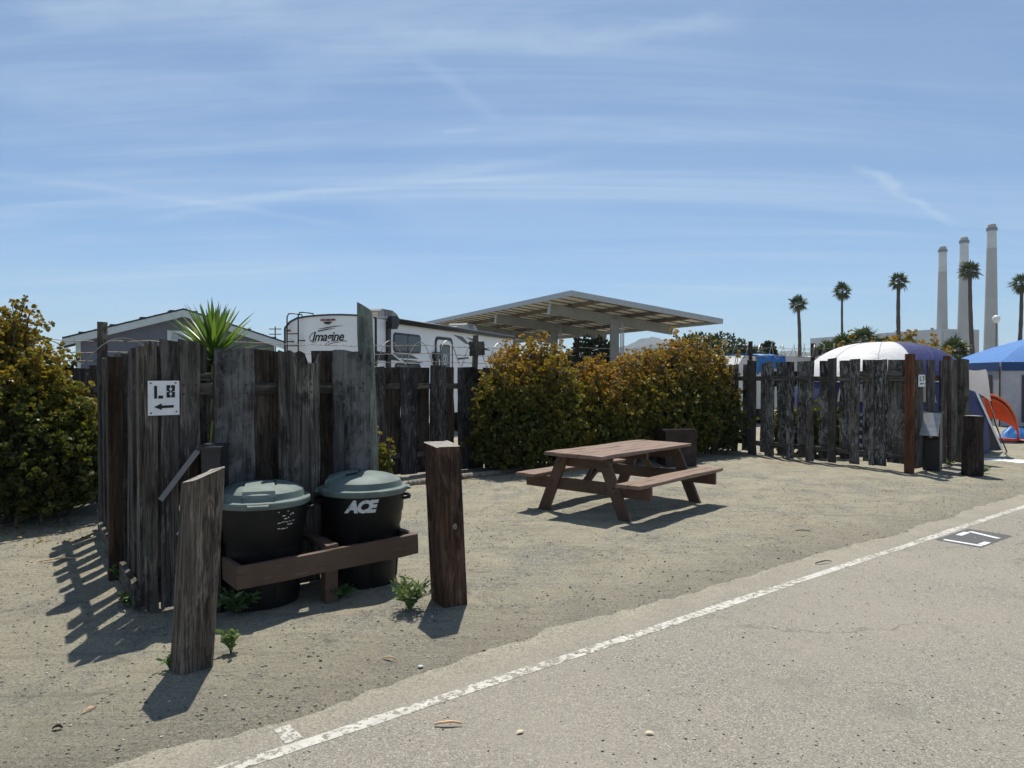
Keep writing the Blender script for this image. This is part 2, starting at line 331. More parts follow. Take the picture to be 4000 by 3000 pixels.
def nylon(name, c, tr=0.35):
    t = NT(name); a = t.noise(t.coords(), 2.2, 4); col = t.ramp(a, [(0.3, tuple(x*0.88 for x in c)), (0.7, c)])
    t.val(t.b.inputs['Base Color'], col); t.b.inputs['Roughness'].default_value = 0.55
    w = t.noise(t.coords((3, 1.2, 2)), 2.6, 5, 0.6, 2.2); t.bump(w, 0.6, 0.035)
    x = t.n('ShaderNodeBsdfTranslucent'); t.l(col, x.inputs[0]); m = t.n('ShaderNodeMixShader'); m.inputs[0].default_value = tr
    t.l(t.b.outputs[0], m.inputs[1]); t.l(x.outputs[0], m.inputs[2]); t.l(m.outputs[0], t.out.inputs[0]); return t.m
M['canopy_blue'] = nylon('canopy_blue_polyester', (0.09, 0.27, 0.66), 0.3)
M['tent_white'] = nylon('tent_white_fly', (0.82, 0.82, 0.82), 0.25)
M['tent_navy'] = nylon('tent_navy_fly', (0.035, 0.042, 0.16), 0.2)
M['valance'] = nylon('canopy_valance', (0.012, 0.06, 0.19), 0.1)
M['tent_grey'] = nylon('tent_grey_fly', (0.42, 0.42, 0.45), 0.3)
M['concrete'] = plain('stack_concrete', (0.33, 0.315, 0.285), 0.9, var=0.1, scale=0.06)
M['concrete_pale'] = plain('stack_pale_paint', (0.50, 0.50, 0.49), 0.9, var=0.14, scale=0.08)
M['plant_wall'] = plain('plant_concrete_wall', (0.40, 0.40, 0.385), 0.9, var=0.07, scale=0.03)
M['hill'] = plain('dry_hillside', (0.11, 0.10, 0.065), 1.0, var=0.35, scale=0.004)
M['hill_green'] = plain('wooded_hill', (0.06, 0.07, 0.05), 1.0, var=0.4, scale=0.01)
M['bark'] = plain('palm_bark', (0.085, 0.066, 0.052), 0.95, var=0.45, scale=7, bump=0.8, bscale=9)
M['twig'] = plain('jade_stem', (0.15, 0.12, 0.09), 0.85, var=0.35, scale=9)
M['log'] = wood('grey_log', (0.08, 0.07, 0.06), (0.2, 0.18, 0.155), (0.3, 0.275, 0.24), knots=False)
M['chip'] = plain('fresh_wood_chip', (0.55, 0.36, 0.21), 0.8, var=0.25, scale=40)
M['dry_leaf'] = plain('dry_leaf', (0.50, 0.44, 0.30), 0.7, var=0.2, scale=40)
M['pebble_white'] = plain('pale_stone', (0.48, 0.48, 0.46), 0.7, var=0.1)
M['globe'] = plain('opal_globe', (0.72, 0.74, 0.74), 0.3, var=0.03)
M['lamp_pole'] = plain('lamp_pole_metal', (0.13, 0.13, 0.13), 0.6, var=0.1)
M['brass'] = plain('tap_metal', (0.45, 0.44, 0.42), 0.3, 0.8, var=0.2, spec=0.5)
M['paper'] = plain('white_plastic', (0.72, 0.72, 0.7), 0.5, var=0.08)

def leaf_mat(name, stops, trans=0.35, rough=0.45, spec=0.4):
    """leaf colour runs over the per-leaf attribute 'tint' (species colour; in jade also painted sun and shade by height)"""
    t = NT(name); a = t.n('ShaderNodeAttribute', attribute_name='tint'); col = t.ramp(a.outputs['Fac'], stops)
    t.val(t.b.inputs['Base Color'], col); t.b.inputs['Roughness'].default_value = rough; t.b.inputs['Specular IOR Level'].default_value = spec
    x = t.n('ShaderNodeBsdfTranslucent'); t.l(t.mix(1.0, col, (1.5, 1.5, 0.8), 'MULTIPLY'), x.inputs[0]); m = t.n('ShaderNodeMixShader'); m.inputs[0].default_value = trans
    t.l(t.b.outputs[0], m.inputs[1]); t.l(x.outputs[0], m.inputs[2]); t.l(m.outputs[0], t.out.inputs[0]); return t.m
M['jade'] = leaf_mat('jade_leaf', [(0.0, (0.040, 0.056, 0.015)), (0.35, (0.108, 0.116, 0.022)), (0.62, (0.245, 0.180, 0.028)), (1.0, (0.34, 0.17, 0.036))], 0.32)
M['palm'] = leaf_mat('palm_frond', [(0.0, (0.025, 0.04, 0.014)), (0.6, (0.06, 0.085, 0.025)), (1.0, (0.14, 0.12, 0.06))], 0.2)
M['yucca'] = leaf_mat('yucca_leaf', [(0.0, (0.05, 0.10, 0.03)), (0.5, (0.09, 0.16, 0.035)), (1.0, (0.19, 0.24, 0.05))], 0.3, 0.4)
M['tree'] = leaf_mat('tree_leaf', [(0.0, (0.018, 0.03, 0.014)), (0.5, (0.04, 0.058, 0.024)), (1.0, (0.075, 0.09, 0.04))], 0.2)
M['weed'] = leaf_mat('weed_leaf', [(0.0, (0.05, 0.10, 0.035)), (0.5, (0.10, 0.17, 0.06)), (1.0, (0.2, 0.24, 0.10))], 0.3)

def margin(t, v, col, a, b, m0, m1):
    """sand and grit blown over the edge between dirt and asphalt; a..b in metres left of the painted line"""
    d_ = t.n('ShaderNodeVectorMath', operation='DOT_PRODUCT'); t.l(v, d_.inputs[0]); d_.inputs[1].default_value = (-math.sin(R(37.9)), math.cos(R(37.9)), 0)
    off = t.math('SUBTRACT', d_.outputs['Value'], -1.104*-math.sin(R(37.9)) + 2.889*math.cos(R(37.9)))
    e = t.mr(t.math('ADD', off, t.math('MULTIPLY', t.math('SUBTRACT', t.noise(v, 3.2, 9, 0.75), 0.5), 0.8)), a, b, m0, m1)
    c = t.ramp(t.noise(v, 3.0, 8, 0.7), [(0.3, (0.245, 0.226, 0.176)), (0.5, (0.31, 0.285, 0.22)), (0.7, (0.365, 0.332, 0.254))])
    sp = t.vor(v, 120, 'F1', 'Color'); q = t.n('ShaderNodeSeparateColor'); t.l(sp, q.inputs[0])
    c = t.mix(t.mr(q.outputs[0], 0.62, 0.80, 0, 0.6), c, (0.125, 0.12, 0.10)); c = t.mix(t.mr(q.outputs[1], 0.80, 0.92, 0, 0.6), c, (0.44, 0.41, 0.34))
    c = t.mix(t.mr(t.noise(v, 38, 8, 0.75), 0.50, 0.66, 0, 0.55), c, (0.13, 0.122, 0.098))
    return t.mix(e, col, c)
def dirt_mat():
    t = NT('sandy_dirt'); v = t.coords((1, 1, 1), False)
    big = t.noise(v, 0.45, 5, 0.55); mid = t.noise(v, 2.6, 8, 0.66); fine = t.noise(v, 38, 8, 0.75); grain = t.noise(v, 150, 4, 0.7)
    col = t.ramp(mid, [(0.25, (0.31, 0.288, 0.216)), (0.5, (0.395, 0.365, 0.27)), (0.78, (0.47, 0.425, 0.31))])
    col = t.mix(t.mr(big, 0.48, 0.68, 0, 0.5), col, (0.33, 0.285, 0.195))
    grav = t.noise(v, 1.3, 8, 0.68, 0.8); gm = t.mr(grav, 0.46, 0.64)
    sp = t.vor(v, 80, 'F1', 'Color'); spg = t.n('ShaderNodeSeparateColor'); t.l(sp, spg.inputs[0])
    gcol = t.ramp(spg.outputs[0], [(0.0, (0.085, 0.088, 0.083)), (0.4, (0.215, 0.21, 0.182)), (0.8, (0.345, 0.33, 0.28)), (1.0, (0.45, 0.44, 0.41))])
    col = t.mix(t.math('MULTIPLY', gm, 0.7), col, gcol)
    sp2 = t.vor(v, 160, 'F1', 'Color'); sg2 = t.n('ShaderNodeSeparateColor'); t.l(sp2, sg2.inputs[0])
    col = t.mix(t.mr(sg2.outputs[0], 0.80, 0.86, 0, 0.6), col, (0.10, 0.10, 0.092)); col = t.mix(t.mr(sg2.outputs[1], 0.88, 0.93, 0, 0.7), col, (0.47, 0.45, 0.39))
    col = t.mix(t.mr(fine, 0.53, 0.69, 0, 0.55), col, (0.14, 0.133, 0.108)); col = t.mix(t.mr(grain, 0.58, 0.74, 0, 0.45), col, (0.42, 0.395, 0.33))
    sl = t.noise(t.coords((1.0, 5.0, 1), False), 1.3, 8, 0.66, 1.0); col = t.mix(t.mr(sl, 0.52, 0.70, 0, 0.35), col, (0.19, 0.182, 0.145))
    # old tyre and rake marks along the road direction, rusty brown and pale sandy patches
    tm = t.n('ShaderNodeMapping'); tm.inputs['Rotation'].default_value = (0, 0, R(-37.9)); tm.inputs['Scale'].default_value = (0.35, 9.0, 1); t.l(v, tm.inputs[0])
    tr = t.noise(tm.outputs[0], 1.0, 5, 0.6, 0.8); col = t.mix(t.mr(tr, 0.54, 0.66, 0, 0.36), col, (0.19, 0.18, 0.14))
    br = t.noise(v, 0.62, 7, 0.66, 0.6); col = t.mix(t.mr(br, 0.56, 0.68, 0, 0.45), col, (0.27, 0.20, 0.128)); pa = t.noise(v, 0.8, 7, 0.66, 1.2); col = t.mix(t.mr(pa, 0.56, 0.68, 0, 0.5), col, (0.42, 0.37, 0.265))
    dk = t.noise(v, 3.2, 8, 0.7, 0.5); col = t.mix(t.mr(dk, 0.55, 0.67, 0, 0.45), col, (0.10, 0.097, 0.085))
    col = margin(t, v, col, 0.30, 1.15, 0.9, 0)
    h = t.math('ADD', t.math('ADD', t.math('MULTIPLY', mid, 1.6), fine), t.math('ADD', t.math('MULTIPLY', grain, 0.5), t.math('MULTIPLY', tr, 0.9)))
    t.bump(h, 1.0, 0.028); return t.set(col, 0.95, 0, 0.15)
M['dirt'] = dirt_mat()
def road_color(t, v):
    sp = t.vor(v, 170, 'F1', 'Color'); s3 = t.n('ShaderNodeSeparateColor'); t.l(sp, s3.inputs[0])
    col = t.ramp(s3.outputs[0], [(0.0, (0.125, 0.12, 0.105)), (0.15, (0.19, 0.18, 0.152)), (0.6, (0.262, 0.245, 0.205)), (0.9, (0.325, 0.298, 0.245)), (1.0, (0.46, 0.42, 0.35))])
    big = t.noise(v, 0.5, 6, 0.6); col = t.mix(t.mr(big, 0.40, 0.7, 0, 0.55), col, (0.315, 0.285, 0.238))
    dust = t.noise(v, 1.5, 8, 0.66); col = t.mix(t.mr(dust, 0.48, 0.7, 0, 0.5), col, (0.275, 0.258, 0.208))
    st = t.noise(v, 0.9, 5, 0.6, 0.3); col = t.mix(t.mr(st, 0.60, 0.72, 0, 0.45), col, (0.15, 0.143, 0.128))
    wear = t.noise(t.coords((1.0, 1.0, 1), False), 7, 6, 0.7); col = t.mix(t.mr(wear, 0.54, 0.72, 0, 0.4), col, (0.17, 0.16, 0.138))
    oil = t.vor(v, 0.8, 'F1'); col = t.mix(t.mr(oil, 0.03, 0.13, 0.5, 0), col, (0.10, 0.097, 0.09))
    return col
def crack(t, v, col):
    w = t.n('ShaderNodeVectorMath', operation='ADD'); nz = t.noise(v, 1.6, 5, 0.6, 0, 'Color'); t.l(v, w.inputs[0]); t.l(nz, w.inputs[1])
    e = t.vor(w.outputs[0], 0.55, 'DISTANCE_TO_EDGE'); k = t.mr(e, 0.0, 0.012, 1, 0); msk = t.mr(t.noise(v, 0.7, 3), 0.47, 0.58)
    return t.mix(t.math('MULTIPLY', t.math('MULTIPLY', k, msk), 0.45), col, (0.075, 0.072, 0.068)), e
def road_mat():
    t = NT('old_asphalt'); v = t.coords((1, 1, 1), False); col = road_color(t, v); col, e = crack(t, v, col)
    f = t.noise(v, 150, 4, 0.7); t.bump(f, 0.7, 0.009)
    col = margin(t, v, col, -0.12, 0.42, 0, 0.95)
    return t.set(col, 0.92, 0, 0.2)
M['road'] = road_mat()
def line_mat():
    t = NT('worn_road_paint'); v = t.coords((1, 1, 1), False); col = road_color(t, v)
    w = t.noise(v, 26, 8, 0.72); w2 = t.noise(v, 2.0, 3); m = t.mr(t.math('ADD', w, t.math('MULTIPLY', t.math('SUBTRACT', w2, 0.5), 0.35)), 0.50, 0.55, 1, 0)
    wc = t.ramp(t.noise(v, 9, 4), [(0.3, (0.44, 0.43, 0.385)), (0.7, (0.58, 0.565, 0.51))])
    col = t.mix(m, col, wc); t.bump(t.noise(v, 130, 4, 0.7), 0.6, 0.01); return t.set(col, 0.85, 0, 0.2)
M['line'] = line_mat()
def patch_mat():
    t = NT('dark_road_paint'); v = t.coords((1, 1, 1), False); n_ = t.noise(v, 60, 5, 0.7); col = t.ramp(n_, [(0.3, (0.07, 0.072, 0.075)), (0.72, (0.135, 0.135, 0.135))])
    e = t.mr(t.noise(v, 12, 6, 0.7), 0.62, 0.7); col = t.mix(t.math('MULTIPLY', e, 0.6), col, (0.24, 0.225, 0.2)); t.bump(t.noise(v, 130, 4, .7), .5, .01); return t.set(col, 0.85, 0, 0.2)
M['patch'] = patch_mat()
def pebble_mat():
    t = NT('gravel_stone'); a = t.n('ShaderNodeAttribute', attribute_name='tint')
    return t.set(t.ramp(a.outputs['Fac'], [(0.0, (0.08, 0.08, 0.075)), (0.4, (0.18, 0.172, 0.145)), (0.8, (0.32, 0.30, 0.245)), (1.0, (0.50, 0.475, 0.42))]), 0.9, 0, 0.2)
M['pebble'] = pebble_mat()

# ------------------------------------------------------------------ layout axes (metres; camera foot at the origin)
LA = R(37.9); LD = Vector((math.cos(LA), math.sin(LA), 0)); LN = Vector((-math.sin(LA), math.cos(LA), 0))   # the painted line
L0 = Vector((-1.104, 2.889, 0))
FA = R(37.5); FD = Vector((math.cos(FA), math.sin(FA), 0)); FN = Vector((-math.sin(FA), math.cos(FA), 0))   # fence fronts
BA = R(36.0); BD = Vector((math.cos(BA), math.sin(BA), 0)); BN = Vector((-math.sin(BA), math.cos(BA), 0))   # back fence
C0 = Vector((-2.5, 4.75, 0)); PB = Vector((-1.3, 11.5, 0))

# ------------------------------------------------------------------ ground, road, markings
def axis_vals(lo, hi, step, far_lo, far_hi, grow=1.18):
    v = list(np.arange(lo, hi + 1e-6, step)); s_ = step
    while v[-1] < far_hi: s_ *= grow; v.append(v[-1] + s_)
    s_ = step; 
    while v[0] > far_lo: s_ *= grow; v.insert(0, v[0] - s_)
    return np.array(v)
gx = axis_vals(-7.5, 11, 0.1, -6000, 6000); gy = axis_vals(1.2, 16, 0.1, -300, 9000)
GX, GY = np.meshgrid(gx, gy)
def und(x, y):
    return (0.010*np.sin(1.3*x+0.7*y) + 0.008*np.sin(2.9*x-1.9*y+1) + 0.006*np.sin(5.1*x+4.3*y+2) + 0.004*np.sin(9.7*x-7.1*y) + 0.003*np.sin(17*x+13*y+.5))
offl = (GX - L0.x) * LN.x + (GY - L0.y) * LN.y
fade = np.clip((offl - 0.30) / 0.6, 0, 1); fade = fade*fade*(3 - 2*fade); far = np.clip((60 - np.hypot(GX, GY)) / 30, 0, 1)
GZ = (und(GX, GY) + 0.004) * fade * far - 0.012 * (1 - np.clip((offl - 0.10) / 0.28, 0, 1)) * far
def ground_z(x, y):
    o_ = (x - L0.x) * LN.x + (y - L0.y) * LN.y; f_ = min(max((o_ - 0.3) / 0.6, 0), 1); f_ = f_*f_*(3 - 2*f_)
    return float((und(x, y) + 0.004) * f_) if o_ > 0.1 else 0.004
ny_, nx_ = GX.shape; idx = np.arange(nx_*ny_).reshape(ny_, nx_)
quads = np.stack([idx[:-1, :-1], idx[:-1, 1:], idx[1:, 1:], idx[1:, :-1]], -1).reshape(-1, 4)
g_o = npmesh('ground', np.stack([GX, GY, GZ], -1).reshape(-1, 3), quads, M['dirt'], smooth=True); tag(g_o, kind='structure')

def strip(name, s0, s1, ds, lo, hi, z, mat, jag_lo, jag_hi, seed, parent=None):
    rg = np.random.default_rng(seed); s_ = np.arange(s0, s1 + ds, ds); n = len(s_)
    def jag(a):
        j = np.zeros(n)
        for k, w in ((3, 1.0), (9, 0.6), (30, 0.45), (90, 0.3)):
            kn = rg.normal(size=max(4, int(n * ds / 3.0 * k) + 4)); j += w * np.interp(np.linspace(0, len(kn) - 1, n), np.arange(len(kn)), kn)
        return j * a
    A = lo + jag(jag_lo); B = hi + jag(jag_hi)
    V = []
    for i in range(n):
        for o_ in (A[i], B[i]):
            p = L0 + LD * float(s_[i]) + LN * float(o_); V.append((p.x, p.y, z))
    Fq = [(2*i, 2*i+2, 2*i+3, 2*i+1) for i in range(n - 1)]
    return npmesh(name, np.array(V), np.array(Fq), mat, parent)
road = strip('road', -22, 60, 0.04, -9.0, 0.33, 0.004, M['road'], 0.0, 0.034, 3); tag(road, kind='structure')
ln = strip('road_line', -4, 45, 0.02, -0.038, 0.039, 0.0058, M['line'], 0.0035, 0.0035, 5); tag(ln, kind='structure')
mb = MB()
def rp(s_, o_, z): p = L0 + LD*s_ + LN*o_; return (p.x, p.y, z)
s_st = 0.235
mb.add([rp(s_st-.04, .05, .0058), rp(s_st+.042, .052, .0058), rp(s_st+.04, .205, .0058), rp(s_st-.036, .21, .0058)], [(0, 1, 2, 3)])
tag(mb.build('road_line_tick', M['line']), kind='structure')
# dark patch with the stencilled bay number
def ls(p): p = Vector((p[0], p[1], 0)) - L0; return p.dot(LD), p.dot(LN)
S0 = ls((4.069, 6.827))[0] + 0.02; PW, PH = 0.80, 0.40; po = -0.065
mb = MB(); mb.add([rp(S0, po-PH, .0057), rp(S0+PW, po-PH-.01, .0057), rp(S0+PW+.03, po-.004, .0057), rp(S0+.01, po, .0057)], [(0, 1, 2, 3)])
pt = mb.build('number_patch', M['patch']); tag(pt, kind='structure')
mb = MB()
def stroke(x0, y0, x1, y1, w):
    a = Vector((x0, y0)); b = Vector((x1, y1)); d = (b - a).normalized(); n_ = Vector((-d.y, d.x)) * w / 2
    mb.add([rp(S0 + q.x, po - PH + q.y, .0074) for q in (a - n_, b - n_, b + n_, a + n_)], [(0, 1, 2, 3)])
stroke(.085, .345, .085, .02, .056); stroke(.13, .045, .30, .045, .055); stroke(.40, .332, .62, .332, .056); stroke(.68, .33, .56, .035, .056)
tag(mb.build('bay_number_paint', M['white_print']), kind='structure')

# loose gravel and grit, too many to count
def pebbles(name, n, box, smin, smax, seed, side):
    rg = np.random.default_rng(seed); x = rg.uniform(box[0], box[1], n*3); y = box[2] + (box[3]-box[2]) * rg.random(n*3)**1.7
    o_ = (x - L0.x)*LN.x + (y - L0.y)*LN.y; dens = np.sin(1.9*x+1.3*y)*np.sin(2.3*x-2.7*y+1)*.5+.5 if side > 0 else np.ones_like(x)
    keep = ((o_ > 0.25) & (rg.random(n*3) < .25 + .75*dens)) if side > 0 else (o_ < 0.3); keep &= np.abs(x) < 0.80*y + 0.5
    x = x[keep][:n]; y = y[keep][:n]; n = len(x)
    r = smin * (smax/smin) ** (rg.random(n)**2.6)
    base = np.array([(1,0,0),(0,1,0),(-1,0,0),(0,-1,0),(0,0,.7),(0,0,-.5)], float); fc = np.array([(0,1,4),(1,2,4),(2,3,4),(3,0,4),(1,0,5),(2,1,5),(3,2,5),(0,3,5)])
    V = base[None] * rg.uniform(.55, 1.25, (n, 6, 1)) * r[:, None, None]; a = rg.uniform(0, 6.28, n); c, s_ = np.cos(a)[:, None], np.sin(a)[:, None]
    X = V[..., 0]*c - V[..., 1]*s_; Y = V[..., 0]*s_ + V[..., 1]*c; gz = np.array([ground_z(a_, b_) for a_, b_ in zip(x, y)])
    V = np.stack([X + x[:, None], Y + y[:, None], V[..., 2] + (gz + r*.18)[:, None]], -1).reshape(-1, 3)
    Fq = (fc[None] + (np.arange(n)*6)[:, None, None]).reshape(-1, 3); t_ = np.repeat(np.clip(rg.normal(.52, .33, n), 0, 1), 6)
    o = npmesh(name, V, Fq, M['pebble'], attr=t_); return o
tag(pebbles('gravel', 26000, (-6, 8, 2.2, 11), .0028, .012, 11, 1), 'fine grey gravel scattered over the sandy dirt', 'gravel', kind='stuff')
tag(pebbles('road_grit', 4200, (-2, 8, 1.9, 9), .0025, .009, 12, -1), 'loose grit and tiny stones lying on the asphalt', 'grit', kind='stuff')

# ------------------------------------------------------------------ fences
def board_mesh(w, t, h, seed, top='flat', wav=0.004):
    r = random.Random(seed); n = 7; mb = MB(); vs = []
    for i in range(n + 1):
        z = h * i / n; a = -w/2 + r.gauss(0, wav); b = w/2 + r.gauss(0, wav); tw = r.gauss(0, .002)
        e = r.uniform(.002, .006)
        vs += [(a+e, -t/2+tw, z), (b-e, -t/2+tw, z), (b, -t/2+e+tw, z), (b-e*.5, t/2+tw, z), (a+e*.5, t/2+tw, z), (a, -t/2+e+tw, z)]
    fs = [tuple(range(5, -1, -1))]
    for i in range(n):
        for k in range(6): fs.append((i*6+k, i*6+(k+1) % 6, (i+1)*6+(k+1) % 6, (i+1)*6+k))
    mb.add(vs, fs)
    b = n*6
    if top == 'flat': 
        sl = r.gauss(0, .012)
        for k, i in enumerate(range(b, b+6)): v = mb.v[i]; mb.v[i] = (v[0], v[1], v[2] + sl * v[0] / w)
        mb.f.append(tuple(range(b, b+6))); mb.mi.append(0)
    else:   # broken, splintered end: a row of teeth
        k = 9; xs = np.linspace(-w/2+.003, w/2-.003, k); hs = [h + r.uniform(-.012, .012) for _ in xs]
        if top == 'notch':
            for q in range(6, 8): hs[q] -= .055 + .01*q
            hs[8] -= .01
        fr = [(x, -t/2+.002, z) for x, z in zip(xs, hs)]; bk = [(x, t/2-.002, z - .004) for x, z in zip(xs, hs)]
        lo = [(x, -t/2+.002, h-.12) for x in xs]; lb = [(x, t/2-.002, h-.12) for x in xs]
        for i in range(b, b+6): v = mb.v[i]; mb.v[i] = (v[0], v[1], h-.085)
        mb.f.append(tuple(range(b, b+6))); mb.mi.append(0)
        fs = [(i, i+1, k+i+1, k+i) for i in range(k-1)] + [(k+i, k+i+1, 3*k+i+1, 3*k+i) if False else (k+i+1, k+i, 0, 0) for i in range(0)]
        fs = [(2*k+i, 2*k+i+1, i+1, i) for i in range(k-1)] + [(i, i+1, k+i+1, k+i) for i in range(k-1)] + [(k+i, k+i+1, 3*k+i+1, 3*k+i) for i in range(k-1)] + [(2*k, 0, k, 3*k), (k-1, 3*k-1, 4*k-1, 2*k-1)]
        mb.add(fr + bk + lo + lb, fs)
    return mb
def add_board(par, t0, t1, off, z0, z1, mat, seed, th=.036, top='flat', lean=None, name='board', wav=.004):
    r = random.Random(seed * 7 + 1)
    o = board_mesh(t1 - t0, th, z1 - z0, seed, top, wav).build(name, mat, par, loc=((t0+t1)/2, off, z0),
              rot=(r.gauss(0, .006), r.gauss(0, .008) if lean is None else lean, r.gauss(0, .01)))
    return o
def add_rail(par, t0, t1, off, z, mat, h=.088, th=.038, slope=0.0, name='rail'):
    o = board_mesh(h, th, t1 - t0, int(t0*100+z*977) % 9999, wav=.002).build(name, mat, par, loc=(t0, off, z), rot=(0, math.pi/2 - slope, 0)); return o

# front screen behind the bins (local x along the fence, -y towards the road)
fb = root('bin_screen_fence', 'wide grey weathered board fence with the L8 sign behind the two trash cans', 'fence', C0, FA)
for i, (a, b, zt, top, m) in enumerate([(.028, .104, 1.815, 'jag', 'fence'), (.124, .232, 1.834, 'flat', 'fence_broad'), (.243, .373, 1.836, 'flat', 'fence'), (.472, .75, 1.786, 'jag', 'fence_lichen'),
                                         (.927, 1.245, 1.775, 'notch', 'fence_broad'), (1.358, 1.676, 1.787, 'jag', 'fence_lichen')]):
    add_board(fb, a, b, -.04, .02, zt, M[m], 100+i, top=top, lean=0)
    for z in (.26, 1.47, 1.53):
        for q in (.2, .78): MB().tube([(a+(b-a)*q, -.056, z), (a+(b-a)*q, -.064, z)], .006, 6).build('nail', M['rust'], fb)
for i, (a, b, zt) in enumerate([(.06, .17, 1.80), (.34, .44, 1.81), (.715, .985, 1.785), (1.22, 1.39, 1.79)]):
    add_board(fb, a, b, .04 if i < 4 else .05, .04, zt, M['fence_brown' if i in (2, 3) else 'fence'], 120+i, lean=0)
for z in (.24, 1.50): add_rail(fb, .02, 1.68, 0, z, M['fence'], th=.038)
add_rail(fb, .02, .46, -.002, 1.585, M['fence'], h=.06, th=.034)
# side fence running back to the left
fs_ = root('side_fence', 'dark narrow board fence running back from the corner beside the left jade shrub', 'fence', C0 + FD*.075, FA + math.pi/2 - R(2.6))
k = 0; t = .04
while t < 3.25:
    w = .145 + .03*math.sin(k*2.3); zt = 1.80 - .03*min(t, 1.2) + .015*math.sin(k*3.1)
    add_board(fs_, t, t + w, .05, .03, zt, M['fence_broad' if k % 3 == 1 else 'fence'], 200+k)
    if t + .17 < 3.2: add_board(fs_, t + .155, t + .155 + w*.93, -.05, .03, zt - .012 + .01*math.cos(k*2), M['fence'], 240+k)
    t += .292; k += 1
for z in (.30, 1.50): add_rail(fs_, .0, 3.3, 0, z, M['fence'], th=.05)
add_rail(fs_, .02, .80, .088, .10, M['fence'], h=.15, th=.04, name='kick_board'); add_rail(fs_, 1.12, 2.6, .088, .10, M['fence'], h=.15, th=.04, name='kick_board')
mbp = MB(); mbp.box(-.048, .048, -.05, .05, -.05, 1.74)
mbp.build('post', M['brown_post'], fs_, loc=(.98, .118, 0))
# tall treated pole at the end of the screen
def pole(name, label, loc, r, h, mat, slant=0.0, lean=(0, 0), n=16, cat='pole', seed=1, group=None):
    rr = random.Random(seed); mb = MB(); pts = []; m = 9
    for i in range(m): q = i/(m-1); pts.append((lean[0]*q + rr.gauss(0, .003), lean[1]*q + rr.gauss(0, .003), -.05 + (h+.05)*q))
    mb.tube(pts, [r*(1 - .08*i/(m-1)) * rr.uniform(.97, 1.03) for i in range(m)], n)
    if slant:
        for i in range((m-1)*n, m*n): v = mb.v[i]; mb.v[i] = (v[0], v[1], v[2] - slant * max(0, (v[0]-lean[0]+r)/(2*r))**1.3)
    o = mb.build(name, mat, None, smooth=True, loc=loc, autosmooth=50); tag(o, label, cat, group); return o
pole('timber_pole', 'tall round green-stained timber pole with slanted top beside the trash cans', tuple(C0 + FD*1.785 + FN*.10), .071, 2.21, M['pole'], .085, (-.085, 0))

# back fence with taller posts and barbed wire
bf = root('back_fence', 'long dark plank fence at the back, below the barbed wire and the trailer', 'fence', PB, BA)
k = 0; t = -6.6
edges = [(-1.12, -.83, 1.72, 0), (-.83, -.58, 1.718, 1), (-.585, -.30, 1.72, 0), (-.31, -.085, 1.72, 1), (-.062, .219, 1.754, 0), (.215, .385, 1.73, 1), (.474, .782, 1.731, 0), (.80, .98, 1.70, 1), (1.0, 1.28, 1.72, 0), (1.27, 1.5, 1.71, 1)]
while t < -1.2:
    edges.append((t, t + .24 + .03*math.sin(k*1.7), 1.70 + .02*math.sin(k*2.9), k % 2)); t += .27; k += 1
for i, (a, b, zt, sd) in enumerate(edges):
    add_board(bf, a - .07*sd, b + .05*sd, -.045 if sd == 0 else .045, .03, zt, M['fence_brown' if sd else 'fence_back'], 300+i)
for z in (.33, 1.42): add_rail(bf, -6.6, 1.6, 0, z, M['fence'], th=.045)
posts = [(-4.66, 2.26, .085, 'square weathered post rising above the fence beside the slate-blue house'), (.86, 2.28, .06, 'leaning post with a short board nailed on, left of the jade hedge'),
         (3.19, 2.30, .06, 'dark post sticking up behind the middle of the jade hedge'), (8.64, 2.39, .06, 'thin black post above the peeling fence, between blue tarp and wire'), (11.2, 2.41, .07, 'dark post with a short cross board, left of the white tent roof')]
for i, (t, zt, w, lab) in enumerate(posts):
    o = board_mesh(w*1.25, w*1.1, zt + .05, 400+i).build('fence_post', M['fence'] if i < 2 else M['bollard_dark'], None, loc=tuple(PB + BD*t + BN*.12 + Vector((0, 0, -.05))), rot=(0, (.03 if i == 1 else .012*(-1)**i), BA))
    tag(o, lab, 'post', 'posts of the back fence')
    if i in (1, 4):
        q = board_mesh(.30, .03, .24, 420+i).build('nailed_board', M['fence'], o, loc=(0, -.07, zt - .30), rot=(0, -.12, 0))
bw = root('barbed_wire', 'rusty barbed wire strands and razor coils strung along the back fence', 'barbed wire', PB + BN*.10, BA)
def strand(t0, t1, z0, z1, mat, sag=.03, amp=.012):
    mb = MB(); n = int((t1-t0)/.12) + 2; rr = random.Random(int(z0*1000)); pts = []
    for i in range(n): q = i/(n-1); pts.append((t0+(t1-t0)*q, rr.gauss(0, .008), z0+(z1-z0)*q - sag*math.sin(math.pi*((q*3) % 1)) + rr.gauss(0, amp*.4)))
    mb.tube(pts, .0048, 4, False)
    for p in pts[1:-1]:
        for a in (.6, 2.2): mb.tube([(p[0], p[1], p[2]-.0), (p[0]+.012, p[1]+.018*math.cos(a), p[2]+.022*math.sin(a))], .003, 3, False)
    return mb.build('strand', mat, bw)
for z0, z1 in ((2.04, 2.10), (1.90, 1.97), (1.80, 1.83)): strand(-6.5, 3.2, z0, z1, M['wire'])
for z0, z1 in ((2.12, 2.32), (1.97, 2.10)): strand(3.2, 12.6, z0, z1, M['wire'])
